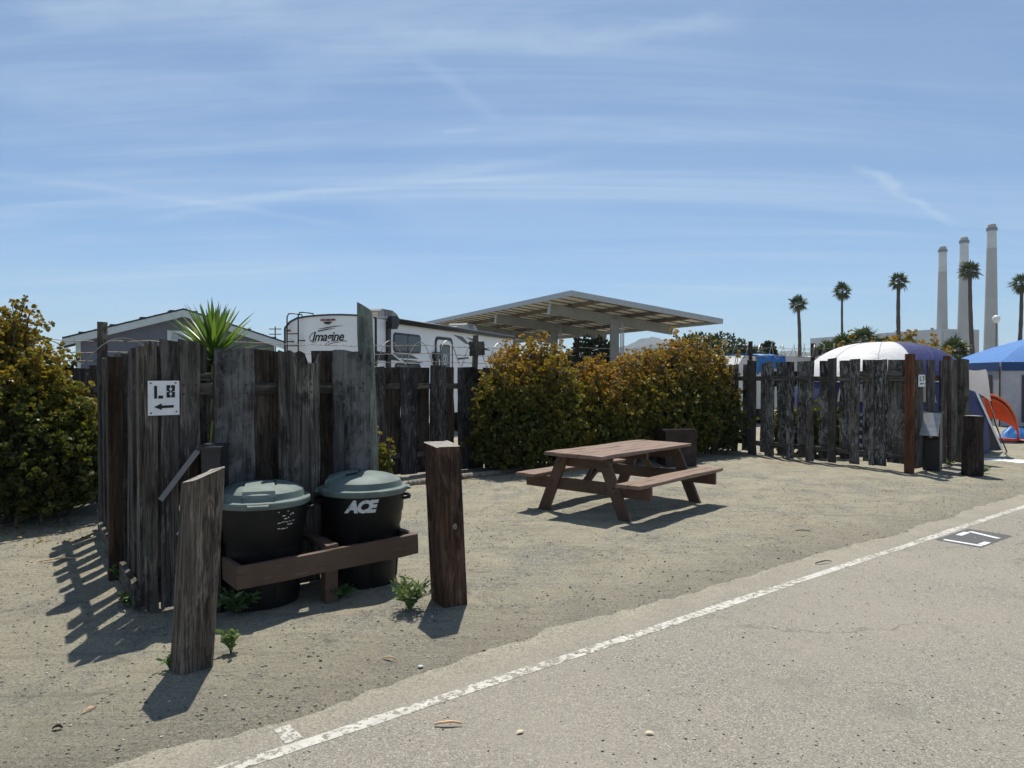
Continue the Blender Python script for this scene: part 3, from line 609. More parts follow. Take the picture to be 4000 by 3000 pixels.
def coil(t0, t1, zc0, zc1, r, pitch, seed, sq=1.0):
    rr = random.Random(seed); mb = MB(); n = int((t1-t0)/pitch*18); pts = []
    for i in range(n):
        q = i/n; a = q*(t1-t0)/pitch*2*math.pi; jr = r*(1 + .12*math.sin(a*.37+seed)); pts.append((t0+(t1-t0)*q + .10*math.sin(a), jr*math.sin(a)*.55, zc0+(zc1-zc0)*q + jr*sq*math.cos(a)))
    mb.tube(pts, .0075, 4, False); return mb.build('coil', M['wire_bright'], bw)
coil(-1.2, 1.5, 1.94, 1.96, .20, .52, 1); coil(-6.2, -3.4, 1.88, 1.9, .17, .9, 2); coil(6.2, 12.8, 2.12, 2.25, .19, .46, 3, .9)

# fence of the next site (peeling paint)
PD = Vector((6.54, 11.68, 0)); DD = Vector((-.545, .8385, 0)); DAng = math.atan2(DD.y, DD.x)
fd = root('peeling_fence', 'fence of upright boards with peeling pale paint in front of the white tent', 'fence', PD, DAng)
for i, (a, b, z0, zt, m) in enumerate([(3.709, 3.867, .05, 1.806, 'fence_peel'), (3.452, 3.613, .03, 1.814, 'fence_peel'), (2.984, 3.178, .0, 1.891, 'fence_plain'), (2.574, 2.771, .0, 1.859, 'fence_peel'),
        (2.14, 2.293, .01, 1.851, 'fence_peel'), (1.708, 1.864, .0, 1.854, 'fence_peel'), (1.27, 1.426, .02, 1.898, 'fence_plain'), (.837, 1.003, .04, 1.879, 'fence_peel'), (.566, .656, .05, 1.86, 'fence_peel'), (.359, .559, .06, 1.86, 'fence_peel')]):
    add_board(fd, a, b, .045, z0, zt, M[m], 500+i, wav=.006)
for i, (a, b, z0, zt) in enumerate([(3.93, 4.12, .06, 1.80), (3.605, 3.70, .09, 1.80), (3.141, 3.364, .06, 1.817), (2.771, 2.924, .06, 1.831), (2.271, 2.506, .08, 1.849), (1.864, 2.076, .08, 1.857), (1.436, 1.627, .1, 1.859), (1.003, 1.212, .1, 1.858), (.665, .79, .1, 1.863), (.10, .359, .12, 1.855)]):
    add_board(fd, a - .055, b + .03, -.045, z0, zt, M['fence_peel'], 520+i, wav=.006)
add_rail(fd, .02, 4.15, 0, 1.53, M['fence'], th=.045); add_rail(fd, .02, 4.15, 0, .24, M['fence'], th=.045); add_rail(fd, .1, .9, 0, 1.62, M['fence'], th=.04)
P2 = Vector((6.62, 11.75, 0))
f2 = root('pedestal_screen_fence', 'short screen of wide grey boards with the L7 sign beside the power pedestal', 'fence', P2, FA)
for i, (a, b, zt, z0) in enumerate([(.018, .29, 1.855, .05), (.478, .745, 1.852, .04), (.969, 1.23, 1.858, .05), (1.42, 1.68, 1.867, .06)]):
    add_board(f2, a, b, -.045, z0, zt, M['fence'], 540+i, lean=0)
for z in (.28, 1.55): add_rail(f2, -.02, 1.78, .0, z, M['rust_post'], th=.04)
def sq_post(name, label, loc, w, z0, z1, rz, mat, grp=None, cat='post'):
    mb = MB(); b_ = board_mesh(w, w, z1 - z0, int(loc[0]*100) % 997, wav=.002); o = b_.build(name, mat, None, loc=(loc[0], loc[1], z0), rot=(0, 0, rz)); tag(o, label, cat, grp); return o
sq_post('red_post', 'red-brown square post at the corner of the peeling fence, left of the L7 sign', PD + Vector((-.02, -.05, 0)), .115, -.05, 1.945, DAng, M['rust_post'], 'red-brown fence posts')
q_ = P2 + FD*1.62 + FN*.09
sq_post('red_post', 'red-brown post top showing behind the last board before the round pole', q_, .10, -.05, 1.94, FA, M['rust_post'], 'red-brown fence posts')
pole('timber_pole', 'thick round grey timber pole ending the L7 board screen, behind the round bollard', tuple(P2 + FD*2.06), .115, 1.90, M['pole_dark'], .03, (0, 0), seed=5)

# ------------------------------------------------------------------ signs
def seg_poly(mb, rects, w, h, y):
    for x0, z0, x1, z1 in rects: mb.box(x0*w, x1*w, y - .002, y, z0*h, z1*h)
def sign(label, par_o, ang, t0, z0, w, h, off, glyph):
    o_ = par_o + Vector((math.cos(ang), math.sin(ang), 0))*t0 + Vector((math.sin(ang), -math.cos(ang), 0))*off; o_.z = z0
    r_ = root('site_sign', label, 'sign', o_, ang, 'campsite number signs')
    mb = MB(); mb.box(0, w, 0, .004, 0, h); mb.build('plate', M['sign'], r_)
    mb = MB(); seg_poly(mb, glyph, w, h, -.0005)
    mb.prism([(.19*w, .245*h), (.43*w, .15*h), (.43*w, .205*h), (.81*w, .215*h), (.82*w, .29*h), (.43*w, .285*h), (.43*w, .345*h)], (0, -.0005, 0), (1, 0, 0), (0, 0, 1), .002)
    mb.build('lettering', M['black_paint'], r_)
    for x, z in ((.09, .93), (.88, .935), (.09, .07), (.9, .1)):
        mb = MB(); mb.tube([(x*w, 0, z*h), (x*w, -.004, z*h)], .0055, 8); mb.build('screw', M['rust_orange'], r_)
g8 = [(.195, .485, .285, .855), (.325, .485, .475, .57), (.585, .51, .675, .675), (.585, .70, .675, .87), (.765, .51, .855, .675), (.765, .70, .855, .87), (.66, .79, .71, .87), (.735, .79, .785, .87), (.66, .65, .71, .725), (.735, .65, .785, .725), (.66, .51, .71, .585), (.735, .51, .785, .585)]
sign('white L8 sign with black arrow on the fence near the front bollard', C0, FA, .042, 1.329, .194, .232, .078, g8)
g7 = [(.19, .47, .29, .86), (.34, .47, .46, .55), (.54, .785, .84, .87), (.735, .62, .84, .785), (.66, .47, .765, .64)]
sign('small white L7 sign with black arrow on the far board screen', P2, FA, .055, 1.404, .255, .20, .080, g7)

# ------------------------------------------------------------------ bollards
def timber(name, label, base, sx, sy, rz, h, lean, mat, seed, slope=(0, 0), group='timber bollards', rounded=.018, chips=True):
    """squared timber: rings of 12 points with eased corners; separate sawn top"""
    rr = random.Random(seed); r_ = root(name, label, 'bollard', base, rz, group); n = 14; mb = MB(); rings = []
    prof = []
    for cx, cy, a0 in ((1, -1, -90), (1, 1, 0), (-1, 1, 90), (-1, -1, 180)):
        for a in (0, 45, 90): prof.append((cx*(sx/2-rounded) + rounded*math.cos(R(a0+a)), cy*(sy/2-rounded) + rounded*math.sin(R(a0+a))))
    ch = [rr.uniform(.985, 1.0) for _ in prof]
    for i in range(n + 1):
        q = i/n; rings.append([(p[0]*ch[j]*rr.uniform(.99, 1.006) + lean[0]*q, p[1]*ch[j]*rr.uniform(.99, 1.006) + lean[1]*q, -.06 + (h+.06)*q + (slope[0]*p[0]/sx + slope[1]*p[1]/sy + rr.uniform(-.004, .004) if i == n else 0)) for j, p in enumerate(prof)])
    m = len(prof); fs = [(i*m+k, i*m+(k+1) % m, (i+1)*m+(k+1) % m, (i+1)*m+k) for i in range(n) for k in range(m)]
    mb.add([p for r in rings for p in r], fs); mb.build('shaft', mat, r_, smooth=True, autosmooth=35)
    mb = MB(); tp = rings[-1]; c = tuple(sum(p[a] for p in tp)/m for a in range(3)); mid = [tuple(c[a] + (p[a]-c[a])*.55 + (rr.uniform(-.004, .004) if a == 2 else 0) for a in range(3)) for p in tp]
    mb.add(tp + mid + [c], [(k, (k+1) % m, m+(k+1) % m, m+k) for k in range(m)] + [(m+k, m+(k+1) % m, 2*m) for k in range(m)]); mb.build('sawn_top', M['endgrain'], r_)
    return r_
timber('bollard', 'tall weathered grey timber bollard with slanted top in front of the trash cans', (-1.74, 3.82, 0), .178, .16, R(50), 1.06, (.055, -.045), M['bollard'], 21, (.06, -.03))
b2 = timber('bollard', 'reddish-brown square timber bollard with a broken knot beside the right trash can', (-.438, 4.965, 0), .185, .235, R(31), 1.12, (-.06, -.005), M['bollard_red'], 22, (.0, .02))
mb = MB(); mb.lathe([(.0, -.006), (.019, -.004), (.023, .004), (.014, .012), (.004, .014)], 7); mb.build('knot', M['log'], b2, loc=(-.018, -.116, .56), rot=(R(90), 0, .3))
rb = root('bollard', 'dark short round-edged timber bollard near the L7 power pedestal', 'bollard', (7.35, 11.32, 0), R(20), 'timber bollards')
mb = MB(); rr = random.Random(5); mb.tube([(.01*math.sin(i), 0, -.05 + 1.0*i/8) for i in range(9)], [.155*rr.uniform(.97, 1.02) for _ in range(9)], 14, False); mb.build('shaft', M['bollard_dark'], rb, smooth=True)
mb = MB(); mb.lathe([(.15, .945), (.1, .952), (.04, .95), (.002, .955)], 14, closed=False); mb.build('sawn_top', M['endgrain'], rb)

# water tap behind the front bollard
tp = root('water_tap', 'small metal water tap on a pipe behind the front bollard', 'tap', C0 + FD*.24 - FN*.42, FA)
mb = MB(); mb.tube([(0, 0, -.03), (0, 0, .63)], .012, 10); mb.build('riser_pipe', M['black_metal'], tp)
mb = MB(); mb.tube([(0, 0, .62), (-.03, -.01, .63), (-.07, -.02, .625), (-.095, -.02, .585)], [.014, .016, .014, .012], 10); mb.build('spout', M['brass'], tp)
mb = MB(); mb.lathe([(.004, .63), (.006, .672), (.026, .676), (.028, .688), (.004, .692)], 10, (-.035, -.01)); mb.build('handle', M['brass'], tp)

# ------------------------------------------------------------------ trash cans
def bend(o, r, z, a0):
    for v in o.data.vertices:
        x, y, zz_ = v.co; rad = r(z + y) + .0015 + zz_; a = a0 + x / r(z + y); v.co = (rad*math.cos(a), rad*math.sin(a), z + y)
def trash_can(label, loc, rz, kind, lid_rot=0.0):
    r_ = root('trash_can', label, 'trash can', loc, rz, 'trash cans'); n = 48
    R_ = lambda z: .248 + .052*z/.74
    mb = MB(); mb.lathe([(.20, .0), (.246, .004), (.250, .03), (R_(.3), .30), (R_(.46), .46), (R_(.47)+.008, .475), (R_(.55)+.008, .55), (R_(.56)+.016, .565), (R_(.70)+.016, .70), (R_(.7)+.03, .71), (R_(.7)+.03, .735), (R_(.7), .738), (.22, .60)], n)
    body = mb.build('body', M['bin'], r_, smooth=True, autosmooth=30)
    for a in range(0, 360, 60):   # moulded upright panels on the lower wall
        mb = MB(); k = 8; pts = []
        for z in (.06, .42):
            for i in range(k+1): q = R(a - 19 + 38*i/k); pts.append(((R_(z)+.005)*math.cos(q), (R_(z)+.005)*math.sin(q), z))
        inn = [(x*.985, y*.985, z) for x, y, z in pts]
        mb.add(pts + inn, [(i, i+1, k+2+i, k+1+i) for i in range(k)] + [(k+1+i, k+2+i, 3*(k+1)+i+1, 3*(k+1)+i) for i in range(k)] + [(0, k+1, 3*(k+1), 2*(k+1)), (k, 2*k+2+k, 3*k+3+k, 2*k+1)])
        mb.build('moulded_panel', M['bin'], body, smooth=True, autosmooth=30)
    lp = [(0.312, 0.702), (0.33, 0.704), (0.334, 0.715), (0.334, 0.738), (0.33, 0.746), (0.302, 0.752), (0.297, 0.757), (0.284, 0.7966), (0.276, 0.8024), (0.24, 0.8211), (0.19, 0.8369), (0.13, 0.8484), (0.06, 0.8549), (0.004, 0.8564)]
    mb = MB(); mb.lathe(lp, n); lid = mb.build('lid', M['lid'], r_, smooth=True, autosmooth=24)
    dz = lambda r: float(np.interp(r, [p[0] for p in lp[::-1][:6]], [p[1] for p in lp[::-1][:6]]))
    # moulded grip: a raised flat wedge running from the crown to the front of the lid, undercut by a hand slot at its inner end
    mb = MB(); k_ = 8; rows = []; rs = [.035, .06, .12, .18, .24, .262, .284]
    for r in rs:
        hw = .085 + .07*r; rows.append([(hw*(2*i/k_-1), -math.sqrt(max(r*r - (hw*(2*i/k_-1))**2*.25, 1e-5)), (dz(min(r, .255)) + .008 if r < .27 else .782)) for i in range(k_+1)])
    vs = [p for q in rows for p in q]; m_ = k_ + 1; fs = [(j*m_+i, (j+1)*m_+i, (j+1)*m_+i+1, j*m_+i+1) for j in range(len(rs)-1) for i in range(k_)]
    b0 = len(vs); sk = [rows[j][0] for j in range(len(rs))] + [rows[j][k_] for j in range(len(rs))]; vs += [(x*1.05, y, z - .04) for x, y, z in sk]; L_ = len(rs)
    fs += [(j*m_, b0+j, b0+j+1, (j+1)*m_) for j in range(L_-1)] + [((j+1)*m_+k_, b0+L_+j+1, b0+L_+j, j*m_+k_) for j in range(L_-1)]
    mb.add(vs, fs); mb.build('grip', M['lid'], lid, smooth=True, autosmooth=24)
    mb = MB(); mb.tube([(-.104, -.13, .846), (-.098, -.06, .857), (-.08, -.03, .862), (0, -.022, .8655), (.08, -.03, .862), (.098, -.06, .857), (.104, -.13, .846)], .006, 6); mb.build('hand_slot', M['bin'], lid, smooth=True)
    for s_ in (1, -1):
        mb = MB(); mb.tube([(s_*.30, -.09, .655), (s_*.345, -.075, .66), (s_*.355, 0, .66), (s_*.345, .075, .66), (s_*.30, .09, .655)], [.011, .013, .013, .013, .011], 8); mb.build('handle', M['bin'], r_, smooth=True)
        mb = MB(); mb.add([(y, s_*x, z) for x, y, z in ((.31, -.07, .715), (.31, .07, .715), (.358, .065, .722), (.358, -.065, .722), (.31, -.07, .7435), (.31, .07, .7435), (.358, .065, .736), (.358, -.065, .736))], [(0,1,2,3),(7,6,5,4),(0,4,5,1),(1,5,6,2),(2,6,7,3),(3,7,4,0)]); mb.build('lid_tab', M['lid'], lid)
    lid.rotation_euler = (0, 0, lid_rot)
    Rt = lambda z: R_(z) + .016
    if kind == 'brand':
        t_ = text_mesh('lettering', 'ACE', .118, M['white_print'], r_, (0, 0, 0), (0, 0, 0), .32, .0008, .007, .92); bend(t_, Rt, .635, R(-90) - rz + R(8))
    else:
        mb = MB(); rr = random.Random(4); rows = [(0.055, .10), (.032, .11), (.01, .085), (-.016, .11), (-.036, .09), (-.058, .10)]
        for y, w in rows:
            x = -.06
            while x < -.06 + w:
                l = rr.uniform(.008, .03)
                if rr.random() < .68:
                    h = rr.uniform(.004, .009); y0 = y + rr.gauss(0, .003); mb.add([(x, y0, .001), (x+l, y0+rr.gauss(0, .002), .001), (x+l*.9, y0+h, .001), (x+l*.15, y0+h*.9, .001)], [(0, 1, 2, 3)])
                x += l + .004
        t_ = mb.build('worn_lettering', M['white_print'], r_); bend(t_, Rt, .62, R(-90) - rz + R(50))
    return r_
trash_can('black trash can with worn white lettering, the left one of the pair', (-1.765, 4.985, .0), R(28), 'worn', R(-12))
trash_can('black trash can with slanted ACE lettering, right one beside the tall pole', (-1.147, 5.46, .0), R(14), 'brand', R(-92))
# rail frame that holds the cans
fr = root('can_rack', 'low brown wooden rack rail in front of the trash cans', 'rack', C0, FA)
def plank(name, par, x0, x1, y0, y1, z0, z1, mat, rot=(0, 0, 0), seed=1, bev=.004):
    rr = random.Random(seed); mb = MB(); n = 8; X = [x0 + (x1-x0)*i/n for i in range(n+1)]; vs = []
    for i, x in enumerate(X):
        j = lambda: rr.gauss(0, .0024); e = bev
        vs += [(x, y0+j(), z0+e), (x, y0+e, z0+j()), (x, y1-e, z0+j()), (x, y1+j(), z0+e), (x, y1+j(), z1-e), (x, y1-e, z1+j()), (x, y0+e, z1+j()), (x, y0+j(), z1-e)]
    fs = [(i*8+k, (i+1)*8+k, (i+1)*8+(k+1) % 8, i*8+(k+1) % 8) for i in range(n) for k in range(8)] + [tuple(range(8)), tuple(n*8+k for k in range(7, -1, -1))]
    mb.add(vs, fs); cx, cy, cz = (x0+x1)/2, (y0+y1)/2, (z0+z1)/2
    mb.v = [(a-cx, b-cy, c-cz) for a, b, c in mb.v]
    return mb.build(name, mat, par, loc=(cx, cy, cz), rot=rot)
plank('front_rail', fr, .44, 1.76, -.66, -.62, .245, .395, M['brown_paint'], (0, R(-1.6), 0), 3)
o = plank('end_rail', fr, 0, .56, -.02, .02, .22, .37, M['brown_paint'], seed=4); o.location = (.462, -.34, .30); o.rotation_euler = (0, 0, R(90))
o = plank('divider_rail', fr, 0, .56, -.045, .045, .40, .438, M['brown_paint'], seed=5); o.location = (1.10, -.34, .40); o.rotation_euler = (0, 0, R(90))
o = plank('end_rail', fr, 0, .56, -.02, .02, .22, .37, M['brown_paint'], seed=6); o.location = (1.735, -.34, .34); o.rotation_euler = (0, 0, R(90))
mb = MB(); mb.box(1.05, 1.14, -.618, -.53, -.04, .40); mb.build('post', M['brown_paint'], fr)

# ------------------------------------------------------------------ power pedestals
def pedestal(label, loc, rz, h, d=.10, ang=52, L=.36, cover='steel'):
    r_ = root('power_pedestal', label, 'power pedestal', loc, rz, 'power pedestals')   # local -y is the front
    w = .125
    mb = MB(); mb.box(-w, w, d-.004, d, 0, h-.02); mb.box(-w, -w+.004, -d, d-.004, 0, h-.02); mb.box(w-.004, w, -d, d-.004, 0, h-.02)
    mb.box(-w+.004, -w+.03, -d, -d+.004, 0, h-.02); mb.box(w-.03, w-.004, -d, -d+.004, 0, h-.02); mb.build('housing', M['black_metal'], r_)
    mb = MB(); mb.box(-w+.031, w-.031, -d+.006, -d+.010, .02, h*.52); mb.build('front_panel', M['black_metal'], r_)
    mb = MB(); mb.box(-w+.031, w-.031, -.02, -.016, h*.52, h-.025); pl = mb.build('outlet_plate', M['rust_orange'], r_)
    mb = MB(); mb.box(-.045, .0, -.026, -.0205, h*.555, h*.635); ol = mb.build('outlet', M['paper'], pl)
    for z in (h*.568, h*.606):
        for x in (-.03, -.017):
            mb = MB(); mb.box(x, x+.004, -.028, -.0265, z, z+.014); mb.build('slot', M['black_paint'], ol)
    mb = MB(); mb.tube([(.055, -.022, h*.60), (.055, -.04, h*.60)], .034, 14); mb.build('round_socket', M['black_metal'], pl)
    mb = MB(); mb.box(-w-.02, w+.02, -d-.03, d+.01, h-.02, h); mb.build('cap', M['black_metal'], r_)
    mb = MB(); a = R(ang); y0 = -d-.032; z0 = h-.012
    mb.bar((0, y0, z0), (0, y0 - L*math.cos(a), z0 - L*math.sin(a)), 2*w+.02, .004, (0, -math.sin(a), math.cos(a))); lid = mb.build('raised_cover', M[cover], r_)
    for s_ in (-1, 1):
        mb = MB(); x = s_*(w+.012); n_ = Vector((0, -math.sin(a), math.cos(a)))
        p0 = Vector((x, y0, z0)) ; p1 = Vector((x, y0 - L*math.cos(a), z0 - L*math.sin(a))); mb.bar(p0 - n_*.018, p1 - n_*.018, .003, .034, n_); mb.build('cover_flange', M['ac_grey' if cover != 'steel' else 'steel'], lid)
    return r_
pedestal('black power pedestal with raised cover, half hidden behind the front bollard', (-2.035, 4.86, 0), R(-80), 1.12, .06, 54, .40, 'black_metal')
pedestal('black power pedestal with shiny raised cover in front of the L7 sign fence', (7.09, 11.95, 0), R(-42), .98, .10, 62, .42)

# ------------------------------------------------------------------ picnic table and fire box
TA = R(48.5); tb = root('picnic_table', 'brown painted wooden picnic table with attached benches on the dirt', 'picnic table', (1.335, 8.63, 0), TA)
bw_ = .1545
for i in range(5): plank('top_board', tb, -1.02 + .006*math.sin(i*2), 1.02 + .008*math.sin(i*3), -.40 + i*.1605, -.40 + i*.1605 + bw_, .682, .722, M['top_paint'], seed=30+i, bev=.006)
for s_ in (1, -1):
    for k in range(2):
        y0 = .565 + k*.146 if s_ > 0 else -.565 - .14 - k*.146
        plank('bench_board', tb, -1.0 + .01*k, .99 - .01*k, y0, y0 + .14, .405, .445, M['top_paint'], seed=40+k+s_, bev=.006)
def leg(par, x, s_):
    mb = MB(); a = Vector((x, s_*.27, .68)); b = Vector((x, s_*.585, -.03)); mb.bar(a, b, .042, .135, (0, 1, .44)); return mb.build('leg', M['brown_paint'], par)
for x in (-.80, .80):
    for s_ in (1, -1): leg(tb, x, s_)
    xx = x + (.0425 if x < 0 else -.0425)
    mb = MB(); mb.prism([(-.86, .335), (.86, .335), (.86, .40), (-.86, .40)] if False else [(-.86, .265), (.86, .265), (.86, .404), (-.86, .404)], (xx-.02, 0, 0), (0, 1, 0), (0, 0, 1), .04); mb.build('bench_support', M['brown_paint'], tb)
    mb = MB(); mb.prism([(-.24, .545), (.24, .545), (.37, .64), (.37, .681), (-.37, .681), (-.37, .64)], (xx-.02, 0, 0), (0, 1, 0), (0, 0, 1), .04); mb.build('top_batten', M['brown_paint'], tb)
    mb = MB(); mb.bar((xx*1.06-(.03 if x>0 else -.03), 0, .36), (xx*.42, 0, .675), .088, .038); mb.build('brace', M['brown_paint'], tb)
for x in (-.80, .80):
    xo = x - .0225 if x < 0 else x + .0225
    for s_ in (1, -1):
        for y_, z_ in ((.30, .62), (.335, .59), (.425, .36), (.46, .31)):
            MB().tube([(xo, s_*y_, z_), (xo + (-.007 if x < 0 else .007), s_*y_, z_)], .010, 8).build('bolt', M['rust'], tb)
mb = MB(); mb.box(-.02, .02, -.36, .36, .60, .681); mb.build('centre_batten', M['brown_paint'], tb)

fbx = root('fire_box', 'rusty brown steel fire box standing between the table and the hedge', 'fire box', (2.93, 12.62, 0), R(4))
w = .275; h = .62
for x0, x1, y0, y1 in ((-w, w, -w, -w+.006), (-w, w, w-.006, w), (-w, -w+.006, -w+.006, w-.006), (w-.006, w, -w+.006, w-.006)):
    mb = MB(); mb.box(x0, x1, y0, y1, -.03, h); mb.build('side_plate', M['rust'], fbx)
mb = MB(); 
for i in range(9): mb.tube([(-w-.01, -.2 + .05*i, h+.008), (w+.01, -.2 + .05*i, h+.008)], .006, 6)
mb.tube([(-w-.01, -.2, h+.02), (-w-.01, .2, h+.02)], .006, 6); mb.tube([(w+.01, -.2, h+.02), (w+.01, .2, h+.02)], .006, 6); mb.build('grill_grate', M['rust'], fbx)
mb = MB(); mb.box(.09, .19, -w-.003, -w-.0005, .22, .33); mb.build('tag_plate', M['black_metal'], fbx)
lg = MB(); lg.tube([(-1.75, 10.0, .02), (-1.2, 10.45, .035), (-.5, 11.1, .03), (.1, 11.75, .02)], [.05, .058, .056, .05], 10)
tag(lg.build('edging_log', M['log'], None, smooth=True, autosmooth=40), 'long pale log lying as an edging in front of the back fence', 'log')

# ------------------------------------------------------------------ plants
def leaf_shape(k):
    """outline of one leaf in its own plane, length 1: (along, across, lift)"""
    if k == 'round': return np.array([(0, 0, 0), (.35, .34, .05), (.74, .46, .10), (1.0, .0, .06), (.74, -.46, .10), (.35, -.34, .05)])
    if k == 'blade': return np.array([(0, .10, 0), (.5, .16, .0), (1.0, 0, -.1), (.5, -.16, .0), (0, -.10, 0), (.25, 0, -.03)])[[0, 1, 2, 3, 4, 5]]
    return np.array([(0, 0, 0), (.3, .22, .03), (.65, .22, .03), (1.0, 0, 0), (.65, -.22, .03), (.3, -.22, .03)])
def leaves(name, P, Dr, L, tint, mat, parent, shape='round', seed=0):
    """P (n,3) leaf bases, Dr (n,3) unit directions, L (n,) lengths -> one mesh of six-sided leaves"""
    rg = np.random.default_rng(seed); n = len(P); S = leaf_shape(shape); k = len(S)
    up = rg.normal(size=(n, 3)); side = np.cross(Dr, up); side /= np.linalg.norm(side, axis=1, keepdims=True) + 1e-9; nor = np.cross(side, Dr)
    V = P[:, None] + L[:, None, None] * (S[None, :, 0:1]*Dr[:, None] + S[None, :, 1:2]*side[:, None] + S[None, :, 2:3]*nor[:, None])
    o = npmesh(name, V.reshape(-1, 3), np.arange(n*k).reshape(n, k), mat, parent, attr=np.repeat(tint, k)); o["kind"] = "stuff"; return o
def rosettes(C, N_, r, nl, rg, tint):
    """leaf rosettes at C facing N_: returns P, D, L, tint of all leaves"""
    n = len(C); a = rg.uniform(0, 6.28, (n, nl)) ; el = rg.uniform(.15, 1.15, (n, nl))
    ref = rg.normal(size=(n, 3)); u = np.cross(N_, ref); u /= np.linalg.norm(u, axis=1, keepdims=True) + 1e-9; v = np.cross(N_, u)
    D_ = (np.cos(a)[..., None]*u[:, None] + np.sin(a)[..., None]*v[:, None])*np.cos(el)[..., None] + N_[:, None]*np.sin(el)[..., None]
    P = C[:, None] + D_ * (r*.15) ; L = r * rg.uniform(.6, 1.2, (n, nl)) * rg.uniform(.7, 1.3, (n, 1)); t_ = np.clip(tint[:, None] + rg.normal(0, .09, (n, nl)), 0, 1)
    return P.reshape(-1, 3), D_.reshape(-1, 3), L.ravel(), t_.ravel()
def jade(label, base, lobes, n, r, seed, group, nl=7, twigs=160, sprigs=26, tint0=.22, tintz=.5, zmin=.12, name='jade_shrub', trunk_r=.026):
    """lobes: (x, y, z, rx, ry, rz) ellipsoids relative to base"""
    rg = np.random.default_rng(seed); r_ = root(name, label, 'shrub', base, 0, group)
    lob = np.array(lobes, float); wts = lob[:, 3]*lob[:, 5] + lob[:, 4]*lob[:, 5]; wts /= wts.sum(); k = rg.choice(len(lob), n, p=wts)
    d = rg.normal(size=(n, 3)); d /= np.linalg.norm(d, axis=1, keepdims=True); rad = 1 - .42*rg.random(n)**1.6
    ph = rg.uniform(0, 6.28, 6); f = 3.2
    lump = 1 + .13*np.sin(f*d[:, 0]*3+ph[0])*np.sin(f*d[:, 2]*3+ph[1]) + .12*np.sin(f*d[:, 1]*4+ph[2])*np.cos(f*d[:, 0]*5+ph[3]) + .05*np.sin(f*d[:, 2]*9+ph[4])
    C = lob[k, :3] + d*lob[k, 3:]*(rad*lump)[:, None]
    ok = C[:, 2] > zmin; C = C[ok]; d = d[ok]; k = k[ok]
    inside = np.zeros(len(C), bool)      # drop what lies deep inside another lobe
    for q in range(len(lob)):
        e = ((C - lob[q, :3])/lob[q, 3:]); inside |= (np.sum(e*e, 1) < .30) & (k != q)
    C = C[~inside]; d = d[~inside]; ztop = (lob[:, 2]+lob[:, 5]).max()
    nrm = d + np.array([0, 0, .5]) + rg.normal(0, .35, d.shape); nrm /= np.linalg.norm(nrm, axis=1, keepdims=True)
    # sprigs: bare forked twigs that stand out of the crown with a few rosettes at the end
    top = np.argsort(-(C[:, 2] + rg.normal(0, .25, len(C))))[:max(sprigs*3, 1)]; mb = MB(); SC = []; SN = []
    for q in rg.choice(top, sprigs, replace=False) if sprigs else []:
        p = Vector(C[q]); dr = Vector(d[q]); dr = Vector((dr.x*.6, dr.y*.6, abs(dr.z)*.6 + .7)).normalized(); ln_ = rg.uniform(.05, .20)*(1.7 if rg.random() < .22 else 1)
        e = p + dr*ln_; mb.tube([p - dr*.12, p + dr*ln_*.5 + Vector(rg.normal(0, .015, 3)), e], [.011, .008, .006], 4, False)
        for _ in range(rg.integers(3, 7)):
            b_ = e + Vector(rg.normal(0, .055, 3)) + dr*rg.uniform(0, .06); mb.tube([e - dr*.03, b_], [.006, .004], 3, False); SC.append(b_); SN.append(dr)
    if SC:
        C = np.vstack([C, np.array(SC)]); nrm = np.vstack([nrm, np.array(SN)])
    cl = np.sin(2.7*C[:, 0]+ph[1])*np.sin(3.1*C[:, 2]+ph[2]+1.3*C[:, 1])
    tint = np.clip(tint0 + tintz*np.clip(C[:, 2]/ztop, 0, 1)**1.7 + .12*cl + rg.normal(0, .10, len(C)), 0, 1)  # orange tips are the plant's; sunlit tops and shaded base painted in by height
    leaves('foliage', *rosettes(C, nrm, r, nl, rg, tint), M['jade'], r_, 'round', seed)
    for q in rg.choice(len(C), min(twigs, len(C)), replace=False):
        p = Vector(C[q]); b_ = Vector((p.x*.45 + rg.normal(0, .10), p.y*.45 + rg.normal(0, .08), 0)); m1 = b_.lerp(p, .45) + Vector(rg.normal(0, .06, 3)); m1.z = max(m1.z, .1)
        mb.tube([b_ + Vector((0, 0, -.03)), m1, b_.lerp(p, .78) + Vector(rg.normal(0, .04, 3)), p], [trunk_r*rg.uniform(.5, 1), trunk_r*.55, trunk_r*.35, .007], 5, False)
    mb.build('branches', M['twig'], r_, smooth=True)
    return r_
HP = Vector((-1.04, 11.13, 0))
def hp(t, off=0.0): return HP + BD*t + BN*off
def hl(rows):      # lobes given along the hedge direction -> local xy offsets
    return [(BD.x*t + BN.x*o_, BD.y*t + BN.y*o_, z, rx, ry, rz) for t, o_, z, rx, ry, rz in rows]
hg = 'jade shrubs of the hedge'
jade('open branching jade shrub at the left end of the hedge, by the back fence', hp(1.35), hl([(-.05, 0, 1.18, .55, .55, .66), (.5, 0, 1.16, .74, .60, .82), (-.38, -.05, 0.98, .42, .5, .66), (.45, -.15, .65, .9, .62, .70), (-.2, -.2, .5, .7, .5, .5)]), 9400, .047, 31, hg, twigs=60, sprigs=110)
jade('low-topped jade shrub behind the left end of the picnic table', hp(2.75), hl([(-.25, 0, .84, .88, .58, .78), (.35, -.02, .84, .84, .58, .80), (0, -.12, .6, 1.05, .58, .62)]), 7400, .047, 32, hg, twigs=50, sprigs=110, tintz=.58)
jade('rounded golden jade shrub in the middle of the hedge behind the table', hp(3.85), hl([(-.2, 0, .92, .88, .6, .80), (.4, 0, .92, .85, .6, .82), (.1, -.12, .6, 1.05, .58, .62)]), 7400, .047, 33, hg, twigs=50, sprigs=110, tintz=.58)
